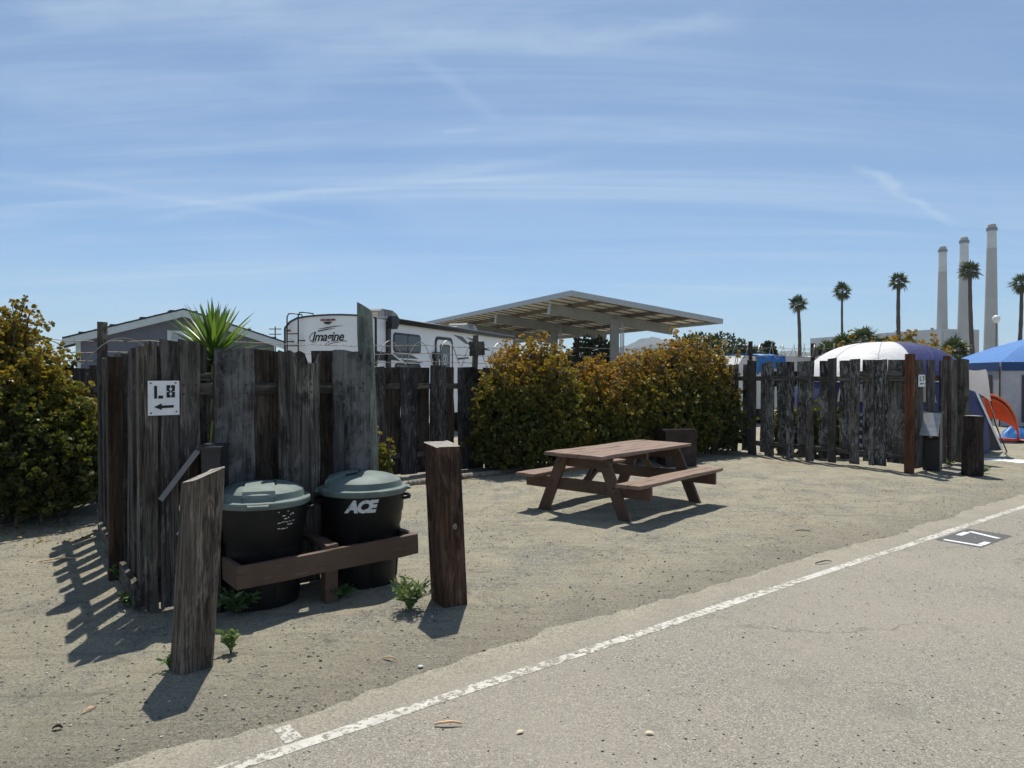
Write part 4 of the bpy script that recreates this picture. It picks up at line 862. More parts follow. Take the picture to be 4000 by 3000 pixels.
jade('jade shrub in front of the hills, left of the tallest hedge shrub', hp(4.85), hl([(-.2, 0, .96, .88, .6, .84), (.4, .02, 1.06, .80, .58, .90), (.1, -.12, .6, 1.05, .58, .62)]), 7600, .047, 34, hg, twigs=50, sprigs=110)
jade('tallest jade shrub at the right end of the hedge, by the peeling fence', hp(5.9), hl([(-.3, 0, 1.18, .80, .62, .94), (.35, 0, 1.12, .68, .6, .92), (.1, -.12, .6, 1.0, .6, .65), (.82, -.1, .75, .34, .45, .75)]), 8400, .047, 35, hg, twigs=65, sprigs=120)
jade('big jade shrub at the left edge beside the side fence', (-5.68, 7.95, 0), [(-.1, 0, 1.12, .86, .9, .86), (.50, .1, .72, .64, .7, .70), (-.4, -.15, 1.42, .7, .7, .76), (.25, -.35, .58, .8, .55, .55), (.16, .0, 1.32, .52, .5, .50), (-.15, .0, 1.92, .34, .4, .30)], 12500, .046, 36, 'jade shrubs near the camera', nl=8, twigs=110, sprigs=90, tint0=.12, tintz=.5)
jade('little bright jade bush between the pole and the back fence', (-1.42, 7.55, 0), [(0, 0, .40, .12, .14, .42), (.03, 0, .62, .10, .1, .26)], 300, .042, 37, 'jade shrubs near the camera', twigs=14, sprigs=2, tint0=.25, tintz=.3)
for i, (x, y, h_, lab) in enumerate([(5.6, 14.4, .85, 'small green jade bush glimpsed through the left gaps of the peeling fence'), (6.05, 13.85, 1.0, 'small green jade bush glimpsed right of the mossy board of the peeling fence')]):
    jade(lab, (x, y, 0), [(0, 0, h_*.55, .38, .34, h_*.55)], 420, .06, 50+i, 'jade bushes behind the peeling fence', twigs=20, sprigs=3, tint0=.15, tintz=.2)
for i, (x, y, s_, lab) in enumerate([(11.3, 23.2, 1.0, 'orange jade shrub behind the left part of the white tent roof'), (12.35, 22.4, 1.05, 'branching orange jade shrub above the middle of the white tent roof'), (13.1, 22.6, .97, 'orange jade shrub behind the right end of the white tent roof')]):
    jade(lab, (x, y, 0), [(0, 0, 1.25*s_, 1.0, .8, 1.25*s_), (.4, 0, 1.0*s_, .7, .7, 1.2*s_)], 1900, .085, 60+i, 'jade shrubs behind the tents', twigs=50, sprigs=24, tint0=.35, tintz=.35)

def yucca(label, loc, z0, n, L, seed):
    rg = np.random.default_rng(seed); r_ = root('yucca', label, 'plant', loc); V = []; Fq = []; T = []
    mb = MB(); mb.tube([(0, 0, -.05), (.03, 0, .8), (0, 0, z0+.05)], [.10, .085, .07], 10); mb.build('trunk', M['bark'], r_, smooth=True)
    def blade(base, az, el, ln_, w, droop, tn):
        d = Vector((math.cos(az)*math.cos(el), math.sin(az)*math.cos(el), math.sin(el))); s_ = Vector((-math.sin(az), math.cos(az), 0)); u = s_.cross(d); b0 = len(V); m = 5
        for i in range(m + 1):
            q = i/m; p = Vector(base) + d*ln_*q + Vector((0, 0, -droop*q*q*ln_)); ww = w*(.75 + .6*q)*(1-q)**.75 if i < m else .0008
            V.extend([tuple(p - s_*ww + u*ww*.35*-1), tuple(p), tuple(p + s_*ww + u*ww*.35*-1)]); T.extend([tn]*3)
        for i in range(m):
            a = b0 + i*3; Fq.extend([(a, a+1, a+4, a+3), (a+1, a+2, a+5, a+4)])
    for i in range(n):
        q = i/n; el = R(80 - 96*q + rg.normal(0, 5)); blade((0, 0, z0 + .14*(1-q)), 2.4*i + rg.normal(0, .2), el, L*(.82 + .2*math.sin(math.pi*q))*rg.uniform(.88, 1.08), .033, .03 + .10*q, float(np.clip(rg.normal(.5, .25), 0, 1)))
    for i in range(18): blade((0, 0, z0 - .15 - .035*i), rg.uniform(0, 6.28), R(rg.uniform(-70, -10)), L*rg.uniform(.45, .7), .017, .15, .95)
    npmesh('leaves', np.array(V), np.array(Fq), M['yucca'], r_, True, T)
yucca('spiky green yucca rising behind the board fence in front of the house', (-2.94, 7.0, 0), 1.70, 110, .60, 8)

def weed(label, loc, n, h, spread, ll, seed, tint=.5, shape='blade', flat=0.0):
    rg = np.random.default_rng(seed); r_ = root('weed', label, 'weed', (loc[0], loc[1], ground_z(*loc[:2])), 0, 'weeds in the dirt'); mb = MB(); P = []; D_ = []; L = []
    for i in range(n):
        az = rg.uniform(0, 6.28); tip = Vector((math.cos(az)*spread*rg.uniform(.3, 1), math.sin(az)*spread*rg.uniform(.3, 1), h*rg.uniform(.45, 1)))
        mid = Vector((tip.x*.35, tip.y*.35, tip.z*.62)); mb.tube([(0, 0, -.005), mid, tip], [.0035, .003, .0018], 4, False)
        for k in range(9 if shape == 'blade' else 5):
            q = rg.uniform(.25, 1); p = mid.lerp(tip, (q-.5)*2) if q > .5 else Vector((0, 0, 0)).lerp(mid, q*2); a = rg.uniform(0, 6.28); e = rg.uniform(-.2, .9)*(1-flat)
            P.append(p); D_.append((math.cos(a)*math.cos(e), math.sin(a)*math.cos(e), math.sin(e))); L.append(ll*rg.uniform(.6, 1.2))
    mb.build('stems', M['weed'], r_); at_ = r_.children[0].data.attributes.new('tint', 'FLOAT', 'POINT'); at_.data.foreach_set('value', [tint]*len(r_.children[0].data.vertices))
    leaves('leaf_mass', np.array(P), np.array(D_), np.array(L), np.clip(rg.normal(tint, .2, len(P)), 0, 1), M['weed'], r_, shape, seed)
weed('bushy light green weed at the foot of the reddish bollard', (-.69, 4.76), 60, .22, .17, .045, 71, .7)
weed('spiky dark green weed at the foot of the left trash can', (-1.83, 4.72), 26, .17, .17, .085, 72, .25)
weed('flat broad-leaved weed at the foot of the rack post', (-1.22, 5.02), 14, .10, .12, .075, 73, .3, 'oval', .4)
weed('small upright pale weed right of the front bollard', (-1.60, 4.02), 10, .14, .06, .05, 74, .7, 'oval')
weed('tiny green weed tucked at the left foot of the front bollard', (-1.84, 3.80), 8, .08, .05, .04, 75, .2, 'oval')
weed('small leafy weed at the kick board of the side fence', (-2.66, 4.86), 10, .10, .07, .05, 76, .6, 'oval')
weed('low dark weed beside the brown post of the side fence', (-3.02, 5.45), 14, .12, .10, .05, 77, .3, 'oval')
weed('tuft of pale grass behind the round bollard on the right', (7.62, 11.5), 22, .10, .14, .07, 78, .85)
weed('small green weed under the boards beside the L7 power pedestal', (7.75, 12.6), 14, .10, .14, .06, 79, .7)
# leaf litter under the left shrub
rg = np.random.default_rng(5); n = 240; P = np.stack([rg.uniform(-5.9, -3.9, n), rg.uniform(6.55, 7.6, n), np.full(n, .012)], 1); a = rg.uniform(0, 6.28, n)
lt = leaves('leaf_litter', P, np.stack([np.cos(a), np.sin(a), rg.uniform(-.05, .25, n)], 1), rg.uniform(.02, .05, n), np.clip(rg.normal(.45, .25, n), 0, 1), M['jade'], None, 'oval', 5); tag(lt, 'fallen dry leaves under the left jade shrub', 'leaf litter', kind='stuff')
rg = np.random.default_rng(6); n = 260; P = np.stack([rg.uniform(-1.6, 1.4, n), np.zeros(n), np.full(n, .012)], 1); P[:, 1] = 11.05 + .75*(P[:, 0]+.6) + rg.normal(0, .3, n); a = rg.uniform(0, 6.28, n)
lt = leaves('leaf_litter', P, np.stack([np.cos(a), np.sin(a), rg.uniform(-.05, .25, n)], 1), rg.uniform(.02, .05, n), np.clip(rg.normal(.7, .2, n), 0, 1), M['jade'], None, 'oval', 6); tag(lt, 'fallen leaves along the foot of the back fence', 'leaf litter', kind='stuff')

# ------------------------------------------------------------------ litter on the ground
def splinter(name, label, cat, a, b, w, mat, seed, z=.012):
    rr = random.Random(seed); mb = MB(); a = Vector((*a, z)); b = Vector((*b, z)); d = b - a; s_ = Vector((-d.y, d.x, 0)).normalized(); n = 6; vs = []
    for i in range(n+1):
        q = i/n; p = a + d*q + s_*rr.gauss(0, w*.10) + Vector((0, 0, .012*math.sin(q*3))); ww = w*(.35 + .65*math.sin(math.pi*min(1, .15+q*.9)))*rr.uniform(.8, 1.15)/2
        vs += [p - s_*ww, p + s_*ww, p + s_*ww*.6 + Vector((0, 0, w*.4)), p - s_*ww*.6 + Vector((0, 0, w*.4))]
    fs = [(i*4+k, i*4+(k+1) % 4, (i+1)*4+(k+1) % 4, (i+1)*4+k) for i in range(n) for k in range(4)] + [(3, 2, 1, 0), tuple(n*4+k for k in range(4))]
    tag(mb.add(vs, fs).build(name, mat), label, cat, 'litter on the ground')
splinter('wood_splinter', 'orange splinter of wood lying on the asphalt below the painted line', 'wood splinter', (-.352, 3.199), (-.225, 3.205), .017, M['chip'], 1)
splinter('stick', 'thin curved stick on the dirt left of the fence shadow', 'stick', (-4.02, 5.99), (-3.76, 6.13), .022, M['chip'], 2)
splinter('wood_chip', 'pale sliver of wood on the dirt left of the front bollard', 'wood chip', (-2.01, 3.305), (-1.985, 3.37), .014, M['chip'], 3)
splinter('wood_chip', 'chunky orange wood chip at the lower left corner', 'wood chip', (-2.47, 3.045), (-2.42, 3.08), .034, M['chip'], 4)
splinter('wood_chip', 'dark brown bark piece on the dirt near the lower left', 'bark piece', (-2.06, 3.165), (-2.02, 3.17), .022, M['bollard_dark'], 5)
splinter('stick', 'short dark twig on the dirt near the road edge', 'twig', (2.55, 5.95), (2.72, 6.02), .015, M['bollard_dark'], 7)
splinter('stick', 'dark twig lying on the dirt right of the table', 'twig', (2.88, 7.2), (3.02, 7.18), .014, M['bollard_dark'], 8)
splinter('stick', 'small dry twig on the dirt between bollard and road', 'twig', (-.72, 3.96), (-.64, 3.93), .015, M['chip'], 9)
for lab, c, a, l in (('pale dry leaf on the asphalt near the bottom centre', (.036, 3.14), .6, .021), ('pale dry leaf on the asphalt right of the bottom centre', (.61, 3.13), 0, .022)):
    mb = MB(); mb.add([(l*x*math.cos(a)-l*y*math.sin(a), l*x*math.sin(a)+l*y*math.cos(a), .012+.006*z) for x, y, z in ((-1, 0, 0), (-.4, .42, 1), (.4, .42, 1), (1, 0, .3), (.4, -.42, .8), (-.4, -.42, .6))], [tuple(range(6))]); o = mb.build('dry_leaf', M['dry_leaf'], loc=(c[0], c[1], 0)); tag(o, lab, 'leaf', 'litter on the ground')
mb = MB(); mb.lathe([(.003, .004), (.015, .005), (.0165, .008), (.010, .012), (.002, .013)], 10); tag(mb.build('white_stone', M['pebble_white'], smooth=True, loc=(-.50, 3.86, 0)), 'smooth white pebble on the dirt above the painted line', 'stone', 'litter on the ground')

# ------------------------------------------------------------------ travel trailer
rv = root('travel_trailer', 'white travel trailer with Imagine lettering and roof ladder behind the fence', 'trailer', (-3.05, 15.9, 0), R(70))
RL, RW = 9.0, 2.44     # local +x forward along the side we see (y = 0), body at y > 0, rear at x = 0
def crown(y): return 2.90 + .075*math.sin(math.pi*min(max(y/RW, 0), 1)) - (.16*max(0, (y-2.0)/.44)**2)
sec = [(0, .55), (0, 2.86)] + [(y, crown(y)) for y in (.06, .3, .6, .9, 1.2, 1.5, 1.8, 2.1, 2.3)] + [(RW, 2.70), (RW, .55)]
mb = MB(); k = len(sec); mb.add([(0, y, z) for y, z in sec] + [(RL, y, z) for y, z in sec], [tuple(range(k))] + [tuple(2*k-1-i for i in range(k))] + [(i, k+i, k+(i+1) % k, (i+1) % k) for i in range(k)])
body = mb.build('body', M['rv_white'], rv)
mb = MB(); pts = [(-.012, y, z+.006) for y, z in sec[1:-1]]; mb.tube(pts, .022, 6); mb.build('rear_edge_trim', M['rv_black'], rv)
mb = MB(); mb.tube([(-.012, -.008, .55), (-.012, -.008, 2.87)], .03, 6); mb.build('corner_trim', M['rv_black'], rv)
mb = MB(); mb.tube([(-.012, RW+.004, .55), (-.012, RW+.004, 2.70)], .022, 6); mb.build('corner_trim', M['rv_black'], rv)
mb = MB(); mb.box(-.05, RL+.05, .0, .09, 2.895, 2.925); mb.build('gutter_rail', M['rv_roof'], rv)
mb = MB(); mb.box(.44, .60, -.05, -.004, .8, 2.84); mb.build('awning_arm', M['rv_black'], rv)
mb = MB(); mb.prism([(.42, 2.66), (.66, 2.66), (.76, 2.80), (.74, 2.93), (.66, 2.965), (.44, 2.95), (.40, 2.85)], (0, -.06, 0), (1, 0, 0), (0, 0, 1), .12); mb.build('awning_end_cap', M['rv_black'], rv)
mb = MB(); mb.tube([(.70, -.10, 2.86), (RL-.2, -.10, 2.86)], .068, 12); mb.build('awning_roll', M['rv_black'], rv, smooth=True)
def rrect(x0, x1, z0, z1, r, n=5):
    p = []
    for cx, cz, a0 in ((x1-r, z0+r, -90), (x1-r, z1-r, 0), (x0+r, z1-r, 90), (x0+r, z0+r, 180)):
        for i in range(n+1): a = R(a0 + 90*i/n); p.append((cx + r*math.cos(a), cz + r*math.sin(a)))
    return p
def side_plate(name, poly, mat, par, d0=.004, t=.01): mb = MB(); mb.prism(poly, (0, -d0, 0), (1, 0, 0), (0, 0, 1), t); return mb.build(name, mat, par)
def rv_window(x0, x1, z0, z1, r=.1):
    f = side_plate('window', rrect(x0, x1, z0, z1, r), M['rv_black'], rv, .001, .014)
    m_ = (x0+x1)/2
    side_plate('pane', rrect(x0+.045, m_-.02, z0+.045, z1-.045, r*.6), M['glass_dark'], f, .0155, .003); side_plate('pane', rrect(m_+.02, x1-.045, z0+.045, z1-.045, r*.6), M['glass_dark'], f, .0155, .003)
rv_window(.78, 2.15, 2.13, 2.60); rv_window(.85, 2.15, 1.42, 1.88)
dr = side_plate('entry_door', rrect(2.97, 4.08, .72, 2.62, .16), M['rv_black'], rv, .001, .012)
side_plate('door_skin', rrect(3.06, 3.99, .80, 2.54, .12), M['rv_white'], dr, .0135, .006)
dw = side_plate('door_window_frame', rrect(3.24, 3.86, 1.55, 2.42, .05), M['rv_black'], dr, .020, .006); side_plate('door_pane', rrect(3.30, 3.80, 1.60, 2.36, .04), M['glass_grey'], dw, .0265, .002)
mb = MB(); mb.tube([(2.90, -.03, 1.2), (2.90, -.055, 2.16)], .015, 6); mb.box(2.80, 3.16, -.09, -.02, 2.02, 2.20); mb.box(2.86, 3.06, -.08, -.02, 1.84, 2.02); mb.box(2.80, 3.16, -.07, -.02, 1.66, 1.84); mb.build('door_grab_handle', M['rv_black'], rv)
# round sticker with a figure 3
mb = MB(); mb.tube([(3.55, -.0285, 2.02), (3.55, -.0305, 2.02)], .145, 20); st_ = mb.build('sticker', M['white_print'], dr); mb = MB(); mb.tube([(3.55, -.031, 2.02), (3.55, -.032, 2.02)], .115, 20); mb.build('sticker_disc', M['rv_grey'], st_)
text_mesh('sticker_number', '3', .22, M['white_print'], st_, (3.55, -.033, 2.02), (R(90), 0, 0), 0, .0008, .006)
for poly in ([(.02, 2.14), (.65, 2.10), (.65, 1.92), (.02, 1.93)], [(.66, 2.10), (1.12, 1.93), (.66, 1.95)]): side_plate('graphic', poly[::-1], M['rv_black'], rv, .001, .004)
for poly, m in (([(.72, 2.12), (1.70, 2.09), (2.05, 2.0), (1.05, 2.0)], 'rv_grey'), ([(1.13, 1.97), (1.95, 1.955), (2.3, 1.90), (1.35, 1.91)], 'rv_black'), ([(4.13, 2.72), (4.75, 2.70), (5.25, 2.50), (5.0, 2.50)], 'rv_grey'), ([(4.95, 2.70), (5.7, 2.66), (6.6, 2.52), (5.9, 2.53)], 'rv_grey'), ([(5.4, 2.46), (6.6, 2.42), (7.0, 2.36), (5.8, 2.38)], 'rv_black'), ([(4.4, 2.08), (5.2, 2.12), (5.2, 2.08), (4.5, 2.03)], 'rv_black')):
    side_plate('graphic', poly[::-1], M[m], rv, .001, .004)
# rear face
def rear_plate(name, poly, mat, par, t=.006): mb = MB(); mb.prism([(-y, z) for y, z in poly], (-.001, 0, 0), (0, -1, 0), (0, 0, 1), t); return mb.build(name, mat, par)
for y in (1.11, 1.25, 1.39):
    mb = MB(); mb.box(-.03, -.001, y-.052, y+.052, 2.845, 2.885); mb.build('marker_light', M['red_lens'], rv)
mb = MB(); mb.box(-.025, -.001, 2.29, 2.38, 2.62, 2.66); mb.build('marker_light', M['red_lens'], rv)
mb = MB(); mb.prism([(1.15, 2.82), (1.35, 2.82), (1.32, 2.79), (1.28, 2.765), (1.22, 2.765), (1.18, 2.79)], (-.001, 0, 0), (0, 1, 0), (0, 0, 1), -.06); mb.build('rear_camera', M['rv_black'], rv)
text_mesh('lettering', 'Imagine', .30, M['rv_black'], rv, (-.004, 1.27, 2.475), (R(90), 0, R(-90)), .30, .001, .006, .93)
def swoosh(pts, mat):
    mb = MB(); vs = []
    for y, z, w in pts: vs += [(-.004, y, z-w), (-.004, y, z+w)]
    mb.add(vs, [(2*i, 2*i+1, 2*i+3, 2*i+2) for i in range(len(pts)-1)]); mb.build('graphic', mat, rv)
swoosh([(1.52, 2.66, .004), (1.3, 2.685, .014), (1.05, 2.715, .011), (.84, 2.725, .002)], M['rv_grey']); swoosh([(1.53, 2.61, .018), (1.3, 2.645, .016), (1.06, 2.672, .003)], M['rv_grey'])
swoosh([(1.60, 2.60, .004), (1.70, 2.55, .014), (1.765, 2.47, .022), (1.74, 2.40, .016), (1.66, 2.36, .010), (1.55, 2.335, .002)], M['rv_grey'])
swoosh([(1.29, 2.33, .006), (1.33, 2.30, .012), (1.27, 2.275, .01), (1.19, 2.32, .008), (1.05, 2.345, .006), (.93, 2.335, .002)], M['rv_black'])
text_mesh('lettering', 'GRAND DESIGN', .055, M['rv_grey'], rv, (-.004, .95, 2.375), (R(90), 0, R(-90)), .2, .001, 0)
ld = MB()
for y, zt in ((2.31, 3.03), (2.0, 3.05)): ld.tube([(-.10, y, 1.0), (-.10, y, zt-.08), (-.08, y-.03, zt), (.02, y-.10, zt+.01), (.10, y-.27, zt-.02), (.12, y-.28, zt-.14)], .017, 6)
for z in (1.3, 1.65, 1.98, 2.28, 2.56): ld.tube([(-.10, 2.31, z), (-.10, 2.0, z)], .013, 6)
for y, z in ((2.31, 2.38), (2.0, 2.40)): ld.tube([(-.10, y, z), (0, y-.12, z)], .014, 6)
ld.build('roof_ladder', M['rv_black'], rv, smooth=True)
def roof_ac(x, y):
    a = MB(); pf = [(0, 2.93), (0, 3.20), (.10, 3.255), (.62, 3.25), (.86, 3.17), (.98, 3.02), (1.0, 2.93)]
    a.prism(pf, (x, y+.62, 0), (1, 0, 0), (0, 0, 1), .62); o = a.build('roof_air_conditioner', M['ac_grey'], rv)
    mb = MB(); mb.box(x-.006, x-.001, y+.06, y+.56, 2.96, 3.17); mb.build('coil_grille', M['ac_coil'], o)
    for i in range(5):
        for j in range(3): mb = MB(); mb.box(x+.20+.13*j, x+.30+.13*j, y-.004, y-.0005, 3.215-.032*i, 3.232-.032*i); mb.build('vent_slot', M['rv_black'], o)
    text_mesh('lettering', 'FURRION', .075, M['white_print'], o, (x+.5, y-.002, 3.04), (R(90), 0, 0), 0, .0008, .001)
roof_ac(1.55, .80); roof_ac(6.85, .80)
mb = MB(); mb.prism([(0, 2.94), (1.2, 2.94), (1.17, 3.02), (.95, 3.055), (.25, 3.055), (.05, 3.02)], (5.15, .9, 0), (1, 0, 0), (0, 0, 1), .5); mb.build('roof_vent_cover', M['ac_grey'], rv)
for x in (3.6, 4.8):
    for y in (-.02, RW-.2): mb = MB(); mb.tube([(x, y+.02, .36), (x, y+.2, .36)], .36, 20); mb.build('wheel', M['rv_black'], rv)

# ------------------------------------------------------------------ house with gable
HW0 = Vector((-17.91, 29.31, 0)); HW1 = Vector((-11.21, 33.49, 0)); HA = math.atan2(HW1.y-HW0.y, HW1.x-HW0.x); HWid = (HW1-HW0).length
hs = root('house', 'slate-blue gabled house with white fascia at the left behind the fence', 'house', HW0, HA)   # local x along gable, +y away
ze, zp = 3.09, 4.31; c = HWid/2
mb = MB(); mb.prism([(0, -.1), (HWid, -.1), (HWid, ze), (c, zp), (0, ze)], (0, 0, 0), (1, 0, 0), (0, 0, 1), -12); mb.build('wall', M['house'], hs)
for x0, z0, x1, z1 in ((-.55, ze-.03, c, zp+.14), (HWid+.55, ze-.03, c, zp+.14)):
    mb = MB(); s_ = 1 if x1 > x0 else -1; dv = Vector((x1-x0, 0, z1-z0)); 
    mb.add([(x0, -.42, z0), (x1, -.42, z1), (x1, -.42, z1-.30), (x0, -.42, z0-.30), (x0, -.36, z0), (x1, -.36, z1), (x1, -.36, z1-.30), (x0, -.36, z0-.30)], [(0,1,2,3),(7,6,5,4),(0,4,5,1),(1,5,6,2),(2,6,7,3),(3,7,4,0)]); mb.build('fascia_board', M['fascia'], hs)
    mb = MB(); mb.add([(x0, -.44, z0+.01), (x1, -.44, z1+.01), (x1, 12.2, z1+.01), (x0, 12.2, z0+.01), (x0, -.44, z0+.07), (x1, -.44, z1+.07), (x1, 12.2, z1+.07), (x0, 12.2, z0+.07)], [(0,1,2,3),(7,6,5,4),(0,4,5,1),(1,5,6,2),(2,6,7,3),(3,7,4,0)]); ro = mb.build('roof', M['shingle'], hs)
    n = int(abs(x1-x0)/.5)
    for i in range(n):
        q = (i+.0)/n; xa = x0+(x1-x0)*q; za = z0+(z1-z0)*q + .075; mb = MB(); mb.box(min(xa, xa+s_*.25), max(xa, xa+s_*.25), -.46, .4, za-.01, za+.05*(i % 2)+.012); mb.build('shingle_course', M['shingle'], ro)
    mb = MB(); mb.add([(x0, -.36, z0-.22), (x1, -.36, z1-.22), (x1, .0, z1-.22), (x0, .0, z0-.22)], [(0, 1, 2, 3)]); mb.build('soffit', M['fascia'], hs)
for i in range(1, 9):
    x = HWid*i/9; zt = ze + (zp-ze)*(x/c if x < c else (HWid-x)/(HWid-c)); mb = MB(); mb.box(x-.02, x+.02, -.018, -.001, 0, zt-.02); mb.build('batten', M['house'], hs)
mb = MB(); mb.box(-.09, .09, -.03, -.002, 0, ze-.02); mb.build('corner_trim', M['fascia'], hs)
vt = MB().box(c-.62, c+.52, -.05, -.019, 2.85, 3.55).build('gable_vent', M['fascia'], hs)
for i in range(9): mb = MB(); mb.bar((c-.45, -.056, 2.97+.055*i), (c+.35, -.056, 2.97+.055*i), .012, .035, (0, .5, 1)); mb.build('louvre', M['galv'], vt)

# ------------------------------------------------------------------ solar carport
CA = Vector((2.77, 33.4, 5.46)); cu = Vector((8.16, 3.80, -1.02)); cv = Vector((-.4226, .906, 0)); CU = cu.normalized(); CL = cu.length; CN = CU.cross(cv).normalized()
cp = root('solar_carport', 'long grey solar carport canopy on steel posts above the hedge', 'carport', (0, 0, 0))
def cw(u, v, n): p = CA + CU*u + cv*v + CN*n; return (p.x, p.y, p.z)
def slab(mb, u0, u1, v0, v1, n0, n1):
    mb.add([cw(u0,v0,n0),cw(u1,v0,n0),cw(u1,v1,n0),cw(u0,v1,n0),cw(u0,v0,n1),cw(u1,v0,n1),cw(u1,v1,n1),cw(u0,v1,n1)], [(3,2,1,0),(4,5,6,7),(0,1,5,4),(1,2,6,5),(2,3,7,6),(3,0,4,7)]); return mb
VL = 34.0; nu, nv = 5, 17; du, dv_ = CL/nu, VL/nv
for i in range(nu):
    for j in range(nv):
        g_ = .012 if (i*7+j*3) % 11 else .09
        mb = slab(MB(), i*du+.01, (i+1)*du-g_, j*dv_+.01, (j+1)*dv_-.03, .03, .065); 
        mb.build('solar_panel', [M['soffit'], M['solar']], cp).data.polygons.foreach_set('material_index', [0, 1, 0, 0, 0, 0])
for i in range(nu*1 + 1):
    u = min(max(i*du, .12), CL-.12); mb = slab(MB(), u-.05, u+.05, .0, VL, -.17, .028) if 0 < i < nu else slab(MB(), (-.06 if i == 0 else CL), (0 if i == 0 else CL+.06), -.05, VL, -.16, .10)
    mb.build('purlin' if 0 < i < nu else 'edge_fascia', M['purlin'] if 0 < i < nu else M['galv'], cp)
mb = slab(MB(), -.06, CL+.06, -.11, -.05, -.17, .10); mb.build('edge_fascia', M['galv'], cp)
for j in range(nv):
    for q in (0, .5):
        if j == 0 and q == 0: continue
        mb = slab(MB(), .02, CL-.02, (j+q)*dv_-.025, (j+q)*dv_+.02, -.02, .027); mb.build('panel_clip_rail', M['purlin'], cp)
for j, v in enumerate((3.06, 9.84, 16.6, 23.4)):
    mb = slab(MB(), .55, CL-.75, v-.09, v+.09, -.68, -.172); bm_ = mb.build('beam', M['beam'], cp)
    mb = slab(MB(), .49, .55, v-.12, v+.12, -.72, -.15); mb.build('beam_end_plate', M['galv'], bm_)
    p = Vector(cw(CL/2, v, -.68)); mb = MB(); mb.box(p.x-.22, p.x+.22, p.y-.2, p.y+.2, -.1, p.z+.3); po_ = mb.build('post', M['beam'], cp)
    mb = MB(); 
    for k_ in (.30, .38, .46): mb.tube([(p.x+k_, p.y-.22, 1.0), (p.x+k_, p.y-.22, p.z-.1), (p.x+k_-.1, p.y-.1, p.z+.35)], .03, 6)
    mb.build('conduit', M['galv'], po_)

# ------------------------------------------------------------------ tents of the next site
def cloth_grid(fn, nu_, nv_, thick=0.0):
    vs = [fn(i/nu_, j/nv_) for j in range(nv_+1) for i in range(nu_+1)]; fs = [(j*(nu_+1)+i, j*(nu_+1)+i+1, (j+1)*(nu_+1)+i+1, (j+1)*(nu_+1)+i) for j in range(nv_) for i in range(nu_)]
    return MB().add(vs, fs)
tn = root('dome_tent', 'big white and navy dome tent behind the peeling fence', 'tent', (8.12, 15.5, 0), R(20))
ta, tb_, th = 2.0, 1.7, 2.28
def dome(u, v, a0, a1, e0, e1, inf=0.0, sag=0.0):
    a = a0 + (a1-a0)*u; e = e0 + (e1-e0)*v; ce = abs(math.cos(e))**.72; x = (ta+inf)*math.copysign(abs(math.cos(a))**.8, math.cos(a))*ce; y = (tb_+inf)*math.copysign(abs(math.sin(a))**.8, math.sin(a))*ce
    return (x, y, (th+inf)*math.sin(e)**.86 + .012*math.sin(9*a)*math.cos(e) if e > .001 else 0)
TP = 2*math.pi
wall = cloth_grid(lambda u, v: dome(u, v, 0, TP, 0.0, .80), 64, 14); wall.build('wall', M['tent_navy'], tn, smooth=True)
fly = cloth_grid(lambda u, v: dome(u, v, R(20), R(252), .62, math.pi/2 - .02, .035), 60, 12); fly.build('rain_fly', M['tent_white'], tn, smooth=True)
cloth_grid(lambda u, v: dome(u, v, R(-108), R(20), .62, math.pi/2 - .02, .03), 24, 12).build('front_fly_panel', M['tent_navy'], tn, smooth=True)
cloth_grid(lambda u, v: dome(u, v, R(-22), R(20), .05, .62, .02), 16, 6).build('door_panel', M['cloth_grey'], tn, smooth=True)
cloth_grid(lambda u, v: dome(u, v, R(195), R(262), .42, .60, .02), 24, 3).build('window_panel', M['cloth_beige'], tn, smooth=True)
for i in range(5): cloth_grid(lambda u, v: dome(u, v, R(190), R(262), .05 + .06*i, .075 + .06*i, .018), 26, 1).build('reflective_stripe', M['cloth_grey'], tn, smooth=True)
mb = MB()
for a in (R(40), R(140), R(220), R(320)):
    mb.tube([dome(0, q/8, a, a, .0, math.pi/2 - .02, .012) for q in range(9)], .009, 5)
mb.build('tent_poles', M['cloth_grey'], tn)
for a in (R(60), R(120), R(180), R(222), R(252), R(300), R(345)):
    MB().tube([dome(0, q/10, a, a, .64, math.pi/2 - .03, .037) for q in range(11)], .007, 5).build('seam', M['cloth_grey'], tn, smooth=True)
MB().tube([dome(q/60, 0, 0, TP, .63, .63, .038) for q in range(61)], .010, 5).build('fly_hem', M['cloth_grey'], tn, smooth=True)
# grey awning wing in front of the tent, with its guyed pole
aw = root('tent_awning', 'grey tent awning wing sloping to a pole, left of the orange pop-up', 'awning', (0, 0, 0))
A_ = [Vector(p) for p in ((8.6, 13.9, 1.72), (9.35, 14.0, 1.70), (9.62, 14.25, 1.35), (9.75, 14.45, 1.08), (9.2, 14.3, 1.22), (8.7, 14.1, 1.5))]
def awn(u, v):
    top = A_[0].lerp(A_[1], u); bot = A_[5].lerp(A_[3], u); p = top.lerp(bot, v) + Vector((0, 0, .10*math.sin(math.pi*v)*u + .02*math.sin(7*u+3*v))); return tuple(p)
cloth_grid(awn, 14, 8).build('fabric', M['tent_grey'], aw, smooth=True)
mb = MB(); mb.bar((9.35, 14.3, 1.28), (10.2, 14.75, .05), .09, .006, (.5, -.8, .3)); mb.build('edge_webbing', M['cloth_white'], aw)
mb = MB(); mb.tube([(9.75, 14.45, 1.08), (9.95, 14.6, .6), (10.33, 14.8, .0)], .014, 6); mb.build('pole', M['rv_black'], aw)
mb = MB(); mb.tube([(9.72, 14.45, 1.08), (10.12, 14.66, .30), (10.16, 14.7, .42), (10.2, 14.72, .25)], .005, 4); mb.build('guy_cord', M['cloth_white'], aw)
